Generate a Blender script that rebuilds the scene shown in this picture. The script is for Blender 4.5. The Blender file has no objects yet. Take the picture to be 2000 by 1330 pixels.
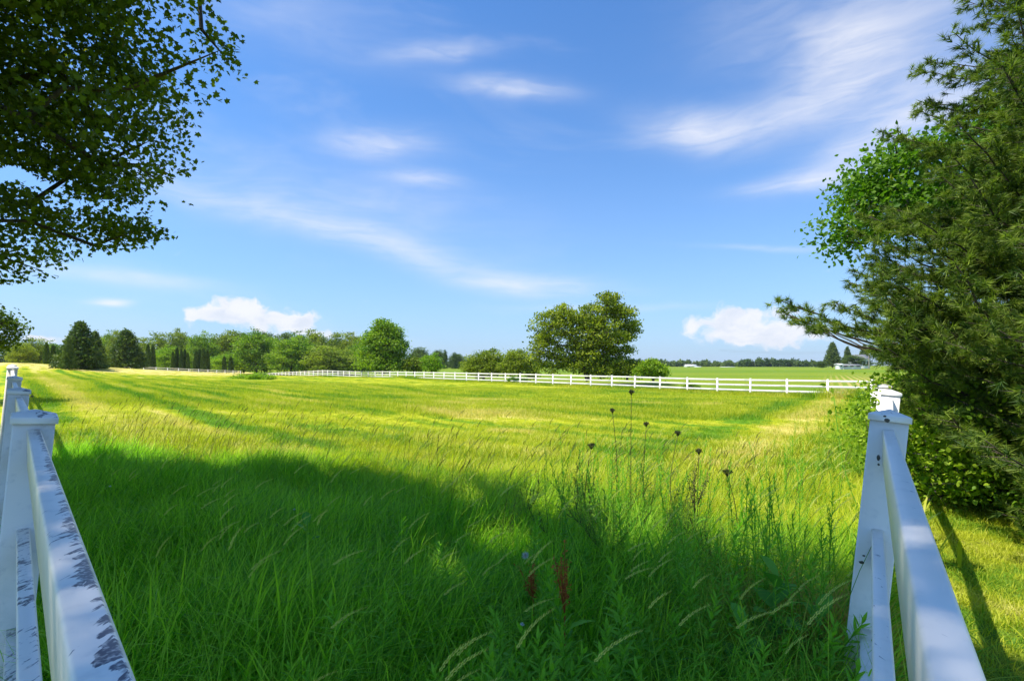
import bpy, math, numpy as np
from math import radians as R, sin, cos, atan, atan2, sqrt, pi
from mathutils import Matrix, Vector

S = bpy.context.scene
C = S.collection
rng = np.random.default_rng(7)

# ------------------------------------------------------------------ camera
CAMZ, HOR, F = 1.5, 713.0, 1000.0          # eye height, horizon row and focal length in 2000-px units
cam = bpy.data.cameras.new('camera'); co = bpy.data.objects.new('camera', cam); C.objects.link(co)
co.location = (0, 0, CAMZ); co.rotation_euler = (R(90), 0, 0)
cam.lens = 18; cam.sensor_width = 36; cam.shift_y = (HOR - 665) / 2000.0
cam.clip_start = 0.02; cam.clip_end = 9000
S.camera = co

SUNV = np.array([-0.82, -0.18, 1.45]); SUNV = SUNV / np.linalg.norm(SUNV)   # towards the sun
SUN_EL = math.asin(SUNV[2]); SUN_AZ = atan2(SUNV[0], SUNV[1])

# ------------------------------------------------------------------ node helper
class NT:
    def __init__(s, tree): s.t = tree; s.n = tree.nodes; s.l = tree.links
    def node(s, typ, **kw):
        n = s.n.new(typ)
        for k, v in kw.items(): setattr(n, k, v)
        return n
    def put(s, sock, v):
        if isinstance(v, bpy.types.NodeSocket): s.l.new(v, sock)
        elif v is not None:
            if sock.type == 'RGBA' and hasattr(v, '__len__') and len(v) == 3: v = (*v, 1)
            sock.default_value = v
    def m(s, op, a, b=None, c=None, clamp=False):
        n = s.n.new('ShaderNodeMath'); n.operation = op; n.use_clamp = clamp
        s.put(n.inputs[0], a)
        if b is not None: s.put(n.inputs[1], b)
        if c is not None: s.put(n.inputs[2], c)
        return n.outputs[0]
    def mix(s, f, a, b, mode='MIX'):
        n = s.n.new('ShaderNodeMix'); n.data_type = 'RGBA'; n.blend_type = mode
        s.put(n.inputs[0], f); s.put(n.inputs[6], a); s.put(n.inputs[7], b)
        return n.outputs[2]
    def noise(s, vec, scale, detail=3, rough=.55, dist=0):
        n = s.n.new('ShaderNodeTexNoise'); s.put(n.inputs['Vector'], vec)
        n.inputs['Scale'].default_value = scale; n.inputs['Detail'].default_value = detail
        n.inputs['Roughness'].default_value = rough; n.inputs['Distortion'].default_value = dist
        return n.outputs[0]
    def smooth(s, v, a, b, lo=0., hi=1.):
        n = s.n.new('ShaderNodeMapRange'); n.interpolation_type = 'SMOOTHSTEP'
        s.put(n.inputs[0], v)
        for i, q in zip((1, 2, 3, 4), (a, b, lo, hi)): n.inputs[i].default_value = q
        return n.outputs[0]
    def scalev(s, vec, sc, rot=(0, 0, 0)):
        n = s.n.new('ShaderNodeMapping'); s.put(n.inputs[0], vec)
        n.inputs['Scale'].default_value = sc; n.inputs['Rotation'].default_value = rot
        return n.outputs[0]

# ------------------------------------------------------------------ world: sky with clouds
W = bpy.data.worlds.new('World'); S.world = W; W.use_nodes = True
w = NT(W.node_tree); w.n.clear()
SKY_STRENGTH = 0.13
def px_dir(px, py):
    u, v = (px - 1000) / F, (HOR - py) / F
    return atan(u), atan(v / sqrt(1 + u * u))
sky = w.node('ShaderNodeTexSky', sky_type='NISHITA', sun_disc=False, sun_elevation=SUN_EL, sun_rotation=SUN_AZ,
             air_density=1.0, dust_density=0.35, ozone_density=2.2, altitude=100)
tc = w.node('ShaderNodeTexCoord')
sep = w.node('ShaderNodeSeparateXYZ'); w.l.new(tc.outputs['Generated'], sep.inputs[0])
az0 = w.m('ARCTAN2', sep.outputs[0], sep.outputs[1])
el0 = w.m('ARCSINE', sep.outputs[2])
comb = w.node('ShaderNodeCombineXYZ'); w.put(comb.inputs[0], az0); w.put(comb.inputs[1], el0)
def warp(scale, amt, seed):
    vv = w.node('ShaderNodeVectorMath', operation='ADD'); w.put(vv.inputs[0], comb.outputs[0]); vv.inputs[1].default_value = (seed, seed * .7, 0)
    nz = w.node('ShaderNodeTexNoise'); w.put(nz.inputs['Vector'], vv.outputs[0]); nz.inputs['Scale'].default_value = scale; nz.inputs['Detail'].default_value = 4
    s1 = w.node('ShaderNodeVectorMath', operation='SUBTRACT'); w.put(s1.inputs[0], nz.outputs['Color']); s1.inputs[1].default_value = (.5, .5, .5)
    s2 = w.node('ShaderNodeVectorMath', operation='MULTIPLY'); w.put(s2.inputs[0], s1.outputs[0]); s2.inputs[1].default_value = amt
    s3 = w.node('ShaderNodeVectorMath', operation='ADD'); w.put(s3.inputs[0], s2.outputs[0]); w.put(s3.inputs[1], comb.outputs[0])
    sp = w.node('ShaderNodeSeparateXYZ'); w.put(sp.inputs[0], s3.outputs[0])
    return sp.outputs[0], sp.outputs[1], s3.outputs[0]
def blobs(lst, AZ, EL):
    tot = None
    for (px, py, hl, hh, slope, amp) in lst:
        a0, e0 = px_dir(px, py); a1, e1 = px_dir(px + hl, py - slope * hl)
        L = sqrt((a1 - a0) ** 2 + (e1 - e0) ** 2); c_, s_ = (a1 - a0) / L, (e1 - e0) / L
        H = L * hh / hl / sqrt(1 + slope * slope) * (1 + ((px - 1000) / F) ** 2) ** .5
        da = w.m('SUBTRACT', AZ, a0); de = w.m('SUBTRACT', EL, e0)
        p = w.m('ADD', w.m('MULTIPLY', da, c_ / L), w.m('MULTIPLY', de, s_ / L))
        q = w.m('ADD', w.m('MULTIPLY', da, -s_ / H), w.m('MULTIPLY', de, c_ / H))
        r2 = w.m('ADD', w.m('MULTIPLY', p, p), w.m('MULTIPLY', q, q))
        g = w.m('MULTIPLY', w.m('EXPONENT', w.m('MULTIPLY', r2, -1.0)), amp)
        tot = g if tot is None else w.m('ADD', tot, g)
    return tot
wa, we, wv = warp(2.6, (.16, .07, 0), 3.1)
wisps = blobs([(765, 287, 95, 26, .0, .55), (990, 170, 85, 15, -.02, .65), (840, 357, 60, 16, -.05, .45),
               (520, 420, 230, 22, -.28, .34), (830, 505, 200, 26, -.32, .42), (1035, 560, 130, 20, -.02, .5),
               (650, 400, 330, 60, -.12, .22),
               (1340, 250, 120, 32, -.12, .62), (1530, 225, 200, 38, .2, .46), (1700, 110, 140, 90, .3, .52), (1560, 60, 230, 80, .1, .24),
               (1560, 352, 150, 16, .12, .5), (1700, 285, 190, 38, .42, .5), (1850, 200, 200, 80, .3, .35),
               (860, 100, 90, 16, .08, .35), (600, 60, 260, 40, -.2, .16),
               (250, 540, 150, 14, -.1, .45), (190, 587, 34, 8, 0, .8), (1180, 605, 180, 8, .04, .3), (1500, 480, 160, 6, 0, .25)], wa, we)
stre = w.noise(w.scalev(wv, (5, 30, 1), (0, 0, R(-8))), 1.8, 6, .6, .8)
stre2 = w.noise(w.scalev(wv, (3, 5, 1)), 2.2, 4, .5)
fila = w.m('ADD', w.m('MULTIPLY', stre, .8), w.m('MULTIPLY', stre2, .7))
wis = w.m('MULTIPLY', w.m('MULTIPLY', wisps, .86), w.smooth(fila, .42, 1.05, .42, 1.22), clamp=True)
# thin veil of the same cloud all round the sky
veil = w.m('MULTIPLY', w.smooth(w.noise(w.scalev(wv, (1.2, 4, 1)), 1.7, 5, .55, .5), .50, .85), .34)
ca, ce, cv = warp(26, (.055, .045, 0), 9.0)
cum = blobs([(400, 612, 38, 12, 0, 1.1), (470, 602, 52, 20, 0, 1.25), (520, 628, 100, 20, 0, .75), (592, 628, 24, 17, -.3, 1.25), (640, 655, 60, 12, 0, .6),
             (1345, 640, 26, 16, 0, .7), (1425, 632, 52, 28, 0, 1.25), (1480, 660, 100, 22, 0, .8), (1510, 610, 70, 16, 0, .6), (1560, 650, 90, 24, 0, .55),
             (75, 660, 45, 12, 0, .9)], ca, ce)
cn = w.noise(w.scalev(cv, (1, 1.3, 1)), 30, 6, .62)
cu = w.smooth(w.m('ADD', cum, w.m('MULTIPLY', w.m('SUBTRACT', cn, .5), 1.5)), .25, .80)
cloud = w.m('MAXIMUM', w.m('ADD', wis, veil, clamp=True), w.m('MULTIPLY', cu, .93), clamp=True)
cloud = w.m('MULTIPLY', cloud, w.smooth(el0, -.01, .02))
hs = w.node('ShaderNodeHueSaturation'); w.l.new(sky.outputs[0], hs.inputs['Color'])
hs.inputs['Saturation'].default_value = 1.0; hs.inputs['Value'].default_value = 1.0; hs.inputs['Hue'].default_value = .5
hz = w.m('EXPONENT', w.m('MULTIPLY', w.m('MAXIMUM', el0, 0.0), -5.0))
skyc = w.mix(w.m('MULTIPLY', hz, .93), w.mix(1.0, hs.outputs[0], (.46, .85, 1.22), 'MULTIPLY'), (2.85, 3.62, 4.85))
shd = w.smooth(w.noise(w.scalev(cv, (1, 1.6, 1)), 14, 4, .6), .4, .65)
ccol = w.mix(w.m('MULTIPLY', shd, w.m('MINIMUM', cum, 1.0)), (5.3, 5.35, 5.7), (4.3, 4.6, 5.25))
c2 = w.mix(cloud, skyc, ccol)
bg = w.node('ShaderNodeBackground'); w.put(bg.inputs[0], c2); bg.inputs[1].default_value = SKY_STRENGTH
wo = w.node('ShaderNodeOutputWorld'); w.l.new(bg.outputs[0], wo.inputs[0])

# ------------------------------------------------------------------ sun
sl = bpy.data.lights.new('sun', 'SUN'); so = bpy.data.objects.new('sun', sl); C.objects.link(so)
sl.energy = 5.0; sl.angle = R(.55); sl.color = (1, .955, .86)
so.rotation_euler = Vector(SUNV).to_track_quat('Z', 'Y').to_euler(); so.location = (-20, -5, 40)
S.view_settings.view_transform = 'Standard'; S.view_settings.look = 'None'
S.view_settings.gamma = 1; S.view_settings.use_curve_mapping = False; S.view_settings.exposure = 0.5
S.render.engine = 'CYCLES'
S.cycles.transparent_max_bounces = 4; S.cycles.max_bounces = 5; S.cycles.diffuse_bounces = 4; S.cycles.glossy_bounces = 1; S.cycles.transmission_bounces = 4
W.cycles.sampling_method = 'MANUAL'; W.cycles.sample_map_resolution = 512

# ------------------------------------------------------------------ mesh helpers
def P(px, py, Y): return np.array([(px - 1000) / F * Y, Y, CAMZ + (HOR - py) / F * Y])
def mesh_np(name, V, faces_flat, sizes, mat=None, attrs=None, smooth=False):
    me = bpy.data.meshes.new(name)
    V = np.asarray(V, np.float32); n = len(V)
    me.vertices.add(n); me.vertices.foreach_set('co', V.ravel())
    ff = np.asarray(faces_flat, np.int32).ravel(); sizes = np.asarray(sizes, np.int32)
    if len(ff):
        me.loops.add(len(ff)); me.loops.foreach_set('vertex_index', ff)
        me.polygons.add(len(sizes)); st = np.concatenate([[0], np.cumsum(sizes)[:-1]]).astype(np.int32)
        me.polygons.foreach_set('loop_start', st)
        if smooth: me.polygons.foreach_set('use_smooth', np.ones(len(sizes), bool))
    for k, a in (attrs or {}).items():
        at = me.attributes.new(k, 'FLOAT', 'POINT'); at.data.foreach_set('value', np.asarray(a, np.float32))
    me.update(calc_edges=True)
    if mat is not None: me.materials.append(mat)
    return me
def link(name, me, parent=None, loc=None):
    o = bpy.data.objects.new(name, me); C.objects.link(o)
    if parent is not None: o.parent = parent
    if loc is not None: o.location = loc
    return o
def tag(o, label=None, cat=None, group=None, kind=None):
    if label: o['label'] = label
    if cat: o['category'] = cat
    if group: o['group'] = group
    if kind: o['kind'] = kind
    return o
def thing(name, label, cat, loc=(0, 0, 0), group=None):
    o = bpy.data.objects.new(name, None); C.objects.link(o); o.location = loc; o.empty_display_size = .2
    return tag(o, label, cat, group)
class Buf:
    def __init__(s): s.V = []; s.F = []; s.S = []; s.n = 0; s.T = []
    def add(s, V, Fc, tint=0.5):
        V = np.asarray(V, float); s.V.append(V)
        for f in Fc: s.F.extend([i + s.n for i in f]); s.S.append(len(f))
        s.T.append(np.full(len(V), tint)); s.n += len(V)
    def addnp(s, V, faces, tint):       # faces (m,k) array
        s.V.append(V); s.F.extend((faces + s.n).ravel().tolist()); s.S.extend([faces.shape[1]] * len(faces)); s.T.append(tint); s.n += len(V)
    def mesh(s, name, mat, smooth=False):
        return mesh_np(name, np.concatenate(s.V), s.F, s.S, mat, {'tint': np.concatenate(s.T)}, smooth)
    def box(s, c, h, M=None):
        V = np.array([[x, y, z] for x in (-1, 1) for y in (-1, 1) for z in (-1, 1)], float) * np.array(h)
        if M is not None: V = V @ np.array(M).T
        s.add(V + np.array(c), [(0, 1, 3, 2), (4, 6, 7, 5), (0, 4, 5, 1), (2, 3, 7, 6), (0, 2, 6, 4), (1, 5, 7, 3)])
    def tube(s, pts, rad, k=6, cap=True):
        pts = np.asarray(pts, float); n = len(pts); V = []
        up = np.array([.3, .2, 1.]); 
        for i in range(n):
            d = pts[min(i + 1, n - 1)] - pts[max(i - 1, 0)]; d = d / (np.linalg.norm(d) + 1e-9)
            a = np.cross(d, up); 
            if np.linalg.norm(a) < .1: a = np.cross(d, [1, 0, 0])
            a /= np.linalg.norm(a); b = np.cross(d, a)
            for j in range(k):
                t = 2 * pi * j / k; V.append(pts[i] + rad[i] * (cos(t) * a + sin(t) * b))
        Fc = [(i * k + j, i * k + (j + 1) % k, (i + 1) * k + (j + 1) % k, (i + 1) * k + j) for i in range(n - 1) for j in range(k)]
        if cap: Fc.append(tuple(range((n - 1) * k, n * k)))
        s.add(V, Fc)

# ------------------------------------------------------------------ terrain
TP = np.array([
 (0,0,0),(-3,0,0),(3,0,-.2),(0,4,-.02),(-2,2,0),(2,2.5,-.03),(-4,4,.0),(-8,8,.02),(0,8,-.1),(4,6,-.15),(6,8,-.2),
 (5,4,-.3),(9,9,-.3),(-14.5,15,.05),(-24,25,.1),(-33,35,.3),(-6,20,-.15),(0,20,-.35),(10,20,-.4),(13,20,-.35),
 (-20,40,-.1),(0,40,-.55),(8,40,-.65),(0,66,-.62),(18,41,-.68),(22,36,-.35),(24,34,-.3),(14,26,-.5),
 (-73,75,1.9),(-68,75,1.5),(-63,75,.85),(-55,75,.28),(-45,75,-.02),(-35,75,-.15),(-25,78,-.38),(-15,80,-.4),
 (-100,100,2.0),(-75,105,.1),(-62,118,-.4),(-66,138,-.6),(-26,90,-.7),(-40,100,-.75),(-50,112,-.6),
 (-10,100,-.7),(50,100,-.6),(100,200,-.5),(0,200,-.7),(-100,200,-.5),(200,400,-.4),(300,400,-.4),(0,600,-.6),(60,20,-.4),(30,10,-.4),
 (-30,-20,0),(30,-20,0),(-40,20,.6),(-60,40,1.2)], float)
def interp_px(tab, px):
    t_ = sorted(tab); return float(np.interp(px, [a for a, _ in t_], [b for _, b in t_]))
def far_y(px): return 1.0 / (.0147 + (px - 919) * 1.87e-5)
FTOP = [(1706, 741), (1567, 739.5), (1437, 738), (1328, 736), (1231, 733), (1147, 731.5), (1038, 729), (919, 727), (826, 725.5), (750, 724.5), (700, 725), (670, 724), (630, 722.5), (606, 724), (585, 725), (550, 726.5), (520, 729)]
LTOP = [(100, 715), (216, 716), (279, 716), (309, 717), (337, 718), (365, 719.5), (391, 720.5), (416, 722), (441, 722.5), (470, 723.5)]
def far_base(px, Y): return CAMZ - (interp_px(FTOP, px) - HOR) / F * Y - 1.33
def left_base(px, Y): return CAMZ - (interp_px(LTOP, px) - HOR) / F * Y - 1.33
TP = TP[~np.isin(np.arange(len(TP)), [i for i, p in enumerate(TP) if tuple(p[:2]) in ((18, 41), (22, 36), (24, 34), (0, 66), (-26, 90), (-66, 138), (-40, 100), (-50, 112), (-75, 105), (-62, 118))])]
TP = np.concatenate([TP, [((px - 1000) / F * far_y(px), far_y(px), far_base(px, far_y(px))) for px in (1706, 1600, 1500, 1400, 1300, 1200, 1100, 1000, 919, 830, 750, 670, 600, 540)],
                     [((px - 1000) / F * y, y, left_base(px, y)) for px, y in ((216, 98), (279, 106), (337, 113), (391, 121), (441, 129))]])
def gz(X, Y):
    X = np.asarray(X, float); Y = np.asarray(Y, float)
    sh = X.shape; x = X.ravel(); y = Y.ravel(); num = np.zeros_like(x); den = np.zeros_like(x)
    r = np.sqrt(x * x + y * y)
    for (a, b, z) in TP:
        s2 = (1.2 + .10 * sqrt(a * a + b * b)) ** 2
        d2 = (x - a) ** 2 + (y - b) ** 2
        wt = 1.0 / (d2 / s2 + .25) ** 2
        wt = wt; num += wt * z; den += wt
    z = num / den
    z += .02 * np.sin(x * 1.1 + .6 * y) * np.sin(y * .9 - .3 * x) * np.clip(r / 5, 0, 1)
    z += .03 * np.sin(x * .23 + 1) * np.sin(y * .31) * np.clip(r / 10, 0, 1) * np.clip((40 - r) / 20, 0, 1)
    return z.reshape(sh)
def gz1(x, y): return float(gz(np.array([x]), np.array([y]))[0])

# ------------------------------------------------------------------ materials
def mat(name):
    m = bpy.data.materials.new(name); m.use_nodes = True; t = NT(m.node_tree); t.n.clear()
    out = t.node('ShaderNodeOutputMaterial'); return m, t, out
LF = (-sin(R(44.1)), cos(R(44.1)))       # direction of left fence
RF = (sin(R(35)), cos(R(35)))            # direction of right fence
CX, CY = .072, 0.0
def meadow_color(t, rnd=None):
    g = t.node('ShaderNodeNewGeometry'); pos = g.outputs['Position']
    sp = t.node('ShaderNodeSeparateXYZ'); t.put(sp.inputs[0], pos)
    X = t.m('SUBTRACT', sp.outputs[0], CX); Y = sp.outputs[1]
    big = t.noise(pos, .16, 2, .6, .3); mid = t.noise(pos, .9, 2, .65); fine = t.noise(pos, 6, 2, .7)
    dl = t.m('ADD', t.m('MULTIPLY', X, -LF[0] * -1 * -1 * -1 if False else cos(R(44.1))), t.m('MULTIPLY', Y, sin(R(44.1))))    # distance from left fence line, into the field
    dr = t.m('SUBTRACT', t.m('MULTIPLY', Y, RF[0]), t.m('MULTIPLY', X, RF[1]))                                                # distance from right fence
    along = t.m('SUBTRACT', t.m('MULTIPLY', Y, cos(R(44.1))), t.m('MULTIPLY', X, sin(R(44.1))))
    wob = t.m('MULTIPLY', t.m('SUBTRACT', mid, .5), 1.6)
    dlw = t.m('ADD', dl, wob); drw = t.m('ADD', dr, wob)
    cv = t.node('ShaderNodeCombineXYZ'); t.put(cv.inputs[0], t.m('MULTIPLY', dl, 1.0)); t.put(cv.inputs[1], t.m('MULTIPLY', along, .13))
    streak = t.noise(cv.outputs[0], .75, 2, .6)
    straw = t.m('ADD', t.m('MULTIPLY', big, .55), t.m('MULTIPLY', mid, .35))
    straw = t.m('ADD', straw, t.m('MULTIPLY', t.m('SUBTRACT', streak, .5), 1.15))
    straw = t.m('ADD', straw, t.m('MULTIPLY', t.m('SUBTRACT', fine, .5), .55))
    if rnd is not None: straw = t.m('ADD', straw, t.m('MULTIPLY', t.m('SUBTRACT', rnd, .5), .3))
    def band(v, c, wd, a):
        q = t.m('DIVIDE', t.m('SUBTRACT', v, c), wd)
        return t.m('MULTIPLY', t.m('EXPONENT', t.m('MULTIPLY', t.m('MULTIPLY', q, q), -1)), a)
    farY = t.smooth(Y, 6, 10)
    for v, c_, wd, a in ((dlw, 2.1, 1.0, .3), (dlw, 4.2, .7, -.16), (drw, 1.9, .75, .42), (drw, 3.5, .7, -.22), (drw, .3, .6, -.2)):
        straw = t.m('ADD', straw, t.m('MULTIPLY', band(v, c_, wd, a), farY))
    for (bx, by, ra, rb, am) in ((-1.4, 28, 1.9, 1.0, .9), (-.12, 13.8, .75, .35, 1.0), (-4.0, 9.2, .45, .3, .9), (6.9, 26.5, .8, .5, .8), (9.6, 25.5, .8, .5, .8), (-1.5, 19, 2.2, 1.6, .4), (-3, 24, 1.4, .9, .3)):
        qa = t.m('DIVIDE', t.m('SUBTRACT', X, bx), ra); qb = t.m('DIVIDE', t.m('SUBTRACT', Y, by), rb)
        straw = t.m('ADD', straw, t.m('MULTIPLY', t.m('EXPONENT', t.m('MULTIPLY', t.m('ADD', t.m('MULTIPLY', qa, qa), t.m('MULTIPLY', qb, qb)), -1)), am))
    straw = t.m('ADD', straw, t.m('MULTIPLY', t.m('MULTIPLY', t.smooth(Y, 64, 76), t.smooth(X, -36, -48)), .5))
    mow = t.m('MULTIPLY', t.m('SINE', t.m('ADD', t.m('MULTIPLY', dl, 3.9), t.m('MULTIPLY', mid, 3.0))), t.smooth(dl, 26, 6, 0, .13))
    straw = t.m('ADD', straw, mow)
    f1 = t.smooth(straw, .20, .47); f2 = t.smooth(straw, .56, .90)
    col = t.mix(f1, (.150, .310, .010), (.520, .520, .020))
    col = t.mix(f2, col, (.76, .62, .19))
    return col, pos, dr, dl, mid, fine

def leafmat(name, cols, trans=.35, rough=.55, spec=.25, meadow=False, hue_rand=.5):
    """cols: dark, light, rare accent"""
    m, t, out = mat(name)
    oi = t.node('ShaderNodeObjectInfo'); at = t.node('ShaderNodeAttribute', attribute_name='tint')
    f = at.outputs['Fac']
    if meadow:
        col, pos, *_ = meadow_color(t, oi.outputs['Random'])
        col = t.mix(t.smooth(f, 0, 1, .0, .55), t.mix(.25, col, (.05, .16, .008)), t.mix(.3, col, (.48, .50, .08)))
    else:
        g = t.node('ShaderNodeNewGeometry')
        nz = t.noise(g.outputs['Position'], 1.3, 2)
        ff = t.m('ADD', f, t.m('MULTIPLY', t.m('SUBTRACT', nz, .5), hue_rand), clamp=True)
        ff = t.m('ADD', ff, t.m('MULTIPLY', t.m('SUBTRACT', oi.outputs['Random'], .5), .3), clamp=True)
        col = t.mix(t.smooth(ff, 0, .85), cols[0], cols[1])
        col = t.mix(t.smooth(f, .93, .97), col, cols[2])
        if name == 'lush_grass':
            mc, pos, *_ = meadow_color(t, oi.outputs['Random']); sp = t.node('ShaderNodeSeparateXYZ'); t.put(sp.inputs[0], pos)
            edge = t.m('ADD', t.m('ADD', sp.outputs[1], t.m('MULTIPLY', sp.outputs[0], .7)), t.m('MULTIPLY', nz, 2.0))
            col = t.mix(t.smooth(edge, 4.6, 7.4, 0, .9), col, mc)
            qa = t.m('SUBTRACT', sp.outputs[0], 1.55); qb = t.m('SUBTRACT', sp.outputs[1], 2.45)
            dry = t.m('EXPONENT', t.m('MULTIPLY', t.m('ADD', t.m('MULTIPLY', qa, qa), t.m('MULTIPLY', qb, qb)), -3.0))
            col = t.mix(t.m('MULTIPLY', dry, t.smooth(oi.outputs['Random'], .3, .6)), col, (.50, .30, .08))
    b = t.node('ShaderNodeBsdfPrincipled'); t.put(b.inputs['Base Color'], col)
    b.inputs['Roughness'].default_value = rough; b.inputs['Specular IOR Level'].default_value = spec
    tr = t.node('ShaderNodeBsdfTranslucent')
    t.put(tr.inputs[0], t.mix(1, col, (1.25, 1.5, .55), 'MULTIPLY'))
    mx = t.node('ShaderNodeMixShader'); mx.inputs[0].default_value = trans
    t.l.new(b.outputs[0], mx.inputs[1]); t.l.new(tr.outputs[0], mx.inputs[2]); t.l.new(mx.outputs[0], out.inputs[0])
    return m
def plain(name, c, rough=.7, var=.25, sc=6, c2=None, spec=.3, bump=0):
    m, t, out = mat(name); b = t.node('ShaderNodeBsdfPrincipled'); t.l.new(b.outputs[0], out.inputs[0])
    tcx = t.node('ShaderNodeTexCoord'); nz = t.noise(tcx.outputs['Object'], sc, 5, .6)
    c2 = c2 or tuple(x * (1 - var) for x in c)
    t.put(b.inputs['Base Color'], t.mix(t.smooth(nz, .35, .65), c, c2))
    b.inputs['Roughness'].default_value = rough; b.inputs['Specular IOR Level'].default_value = spec
    if bump:
        bp = t.node('ShaderNodeBump'); bp.inputs['Strength'].default_value = bump; bp.inputs['Distance'].default_value = .02
        t.put(bp.inputs['Height'], t.noise(tcx.outputs['Object'], sc * 4, 5, .7)); t.l.new(bp.outputs[0], b.inputs['Normal'])
    return m
def vinyl(name, grime, seedoff):
    """white vinyl; grime: 0 clean .. 1 heavily mildewed top face"""
    m, t, out = mat(name); b = t.node('ShaderNodeBsdfPrincipled'); t.l.new(b.outputs[0], out.inputs[0])
    g = t.node('ShaderNodeNewGeometry'); pos = g.outputs['Position']; nm = t.node('ShaderNodeSeparateXYZ'); t.put(nm.inputs[0], g.outputs['Normal'])
    ad = t.node('ShaderNodeVectorMath', operation='ADD'); t.put(ad.inputs[0], pos); ad.inputs[1].default_value = (seedoff, seedoff * 2, 0)
    v = ad.outputs[0]
    cloudy = t.noise(v, 3, 4, .6)
    base = t.mix(t.smooth(cloudy, .3, .7), (.93, .86, .76), (.88, .82, .73))
    up = t.smooth(nm.outputs[2], .5, .9)
    ang = 44.1 if grime > .5 else -35
    sp0 = t.node('ShaderNodeSeparateXYZ'); t.put(sp0.inputs[0], pos)
    across = t.m('ADD', t.m('MULTIPLY', t.m('SUBTRACT', sp0.outputs[0], CX), cos(R(44.1))), t.m('MULTIPLY', sp0.outputs[1], sin(R(44.1))))
    bias = t.m('MULTIPLY', t.smooth(across, -.006, .013), .22 if grime > .5 else 0.0)
    st = t.noise(t.scalev(v, (1, .3, 1), (0, 0, R(-ang + 62))), 75, 3, .6, .5)
    patch = t.noise(v, 7, 3, .6)
    th = .795 - .145 * grime
    val = t.m('ADD', t.m('ADD', st, t.m('MULTIPLY', t.m('SUBTRACT', patch, .5), .7)), bias)
    lowrail = t.m('MULTIPLY', t.smooth(sp0.outputs[2], 1.0, .9), .10 * grime)
    mask = t.m('MULTIPLY', t.smooth(t.m('ADD', val, lowrail), th, th + .06), up)
    fn = t.noise(v, 160, 2, .5)
    mask = t.m('MULTIPLY', mask, t.smooth(fn, .3, .55, .45, 1))
    faint = t.m('MULTIPLY', t.smooth(t.noise(v, 22, 4, .6), .52, .75), .22 * grime + .04)
    col = t.mix(t.m('MULTIPLY', mask, .92), t.mix(faint, base, (.30, .31, .33)), (.045, .045, .07))
    # green algae low down near the soil line on vertical faces
    sp = t.node('ShaderNodeSeparateXYZ'); t.put(sp.inputs[0], pos)
    low = t.m('MULTIPLY', t.smooth(sp.outputs[2], .9, .1), t.smooth(t.noise(v, 9, 4, .6), .4, .7))
    col = t.mix(t.m('MULTIPLY', low, .35), col, (.30, .36, .22))
    t.put(b.inputs['Base Color'], col); b.inputs['Roughness'].default_value = .42; b.inputs['Specular IOR Level'].default_value = .4
    return m
M = {}
M['vinylL'] = vinyl('weathered_vinyl', 1.0, 0.0); M['vinylR'] = vinyl('spotted_vinyl', .45, 5.3); M['vinyl'] = vinyl('white_vinyl', .0, 2.0)
M['bark'] = plain('bark', (.10, .078, .055), .9, c2=(.045, .036, .026), sc=9, bump=.6)
M['barkgrey'] = plain('grey_bark', (.15, .13, .11), .9, c2=(.07, .06, .05), sc=7, bump=.5)
M['maple'] = leafmat('maple_leaf', ((.050, .085, .005), (.150, .190, .010), (.22, .20, .02)), .5)
M['pine'] = leafmat('pine_needle', ((.055, .105, .016), (.230, .300, .034), (.26, .20, .07)), .32)
M['poplar'] = leafmat('poplar_leaf', ((.070, .170, .012), (.200, .340, .024), (.27, .33, .03)), .45)
M['hedge'] = leafmat('hedge_leaf', ((.150, .280, .012), (.350, .470, .025), (.4, .44, .04)), .4)
M['oak'] = leafmat('oak_leaf', ((.085, .135, .010), (.350, .390, .022), (.38, .35, .03)), .36, hue_rand=1.0)
M['ash'] = leafmat('ash_leaf', ((.090, .190, .010), (.300, .410, .020), (.36, .41, .03)), .38, hue_rand=1.0)
M['olive'] = leafmat('olive_leaf', ((.100, .155, .012), (.300, .350, .028), (.36, .34, .04)), .36, hue_rand=1.0)
M['spruce'] = leafmat('spruce_needle', ((.050, .095, .016), (.150, .205, .030), (.16, .19, .03)), .25, hue_rand=.8)
M['arbor'] = leafmat('arborvitae_leaf', ((.040, .085, .012), (.095, .155, .018), (.10, .15, .02)), .2)
M['farwood'] = leafmat('distant_leaf', ((.050, .100, .016), (.150, .210, .030), (.17, .21, .04)), .25, hue_rand=.9)
M['lush'] = leafmat('lush_grass', ((.110, .330, .014), (.420, .660, .040), (.82, .66, .14)), .5)
M['meadow'] = leafmat('meadow_grass', None, .35, meadow=True)
M['seed'] = leafmat('seed_head', ((.36, .42, .08), (.60, .60, .16), (.78, .48, .10)), .35)
M['darkseed'] = leafmat('dark_seed_head', ((.045, .06, .02), (.11, .10, .035), (.16, .08, .04)), .2)
M['weed'] = leafmat('weed_leaf', ((.100, .300, .016), (.240, .500, .030), (.36, .48, .05)), .42)
M['broad'] = leafmat('broad_leaf', ((.070, .240, .028), (.150, .380, .050), (.2, .4, .06)), .36)
M['dock'] = leafmat('dock_seed', ((.36, .08, .02), (.55, .17, .04), (.6, .25, .05)), .35)
M['fluff'] = plain('seed_fluff', (.62, .63, .55), .9, .1)
M['petal'] = plain('white_petal', (.75, .75, .72), .7, .05)
M['wall'] = plain('white_siding', (.75, .75, .73), .7, .08, 2)
M['roof'] = plain('grey_roof', (.28, .28, .29), .8, .2, 2)
M['glassdark'] = plain('dark_opening', (.05, .055, .06), .3, .1, 2)
M['polewood'] = plain('pole_wood', (.30, .26, .20), .9, .3, 4)

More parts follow.
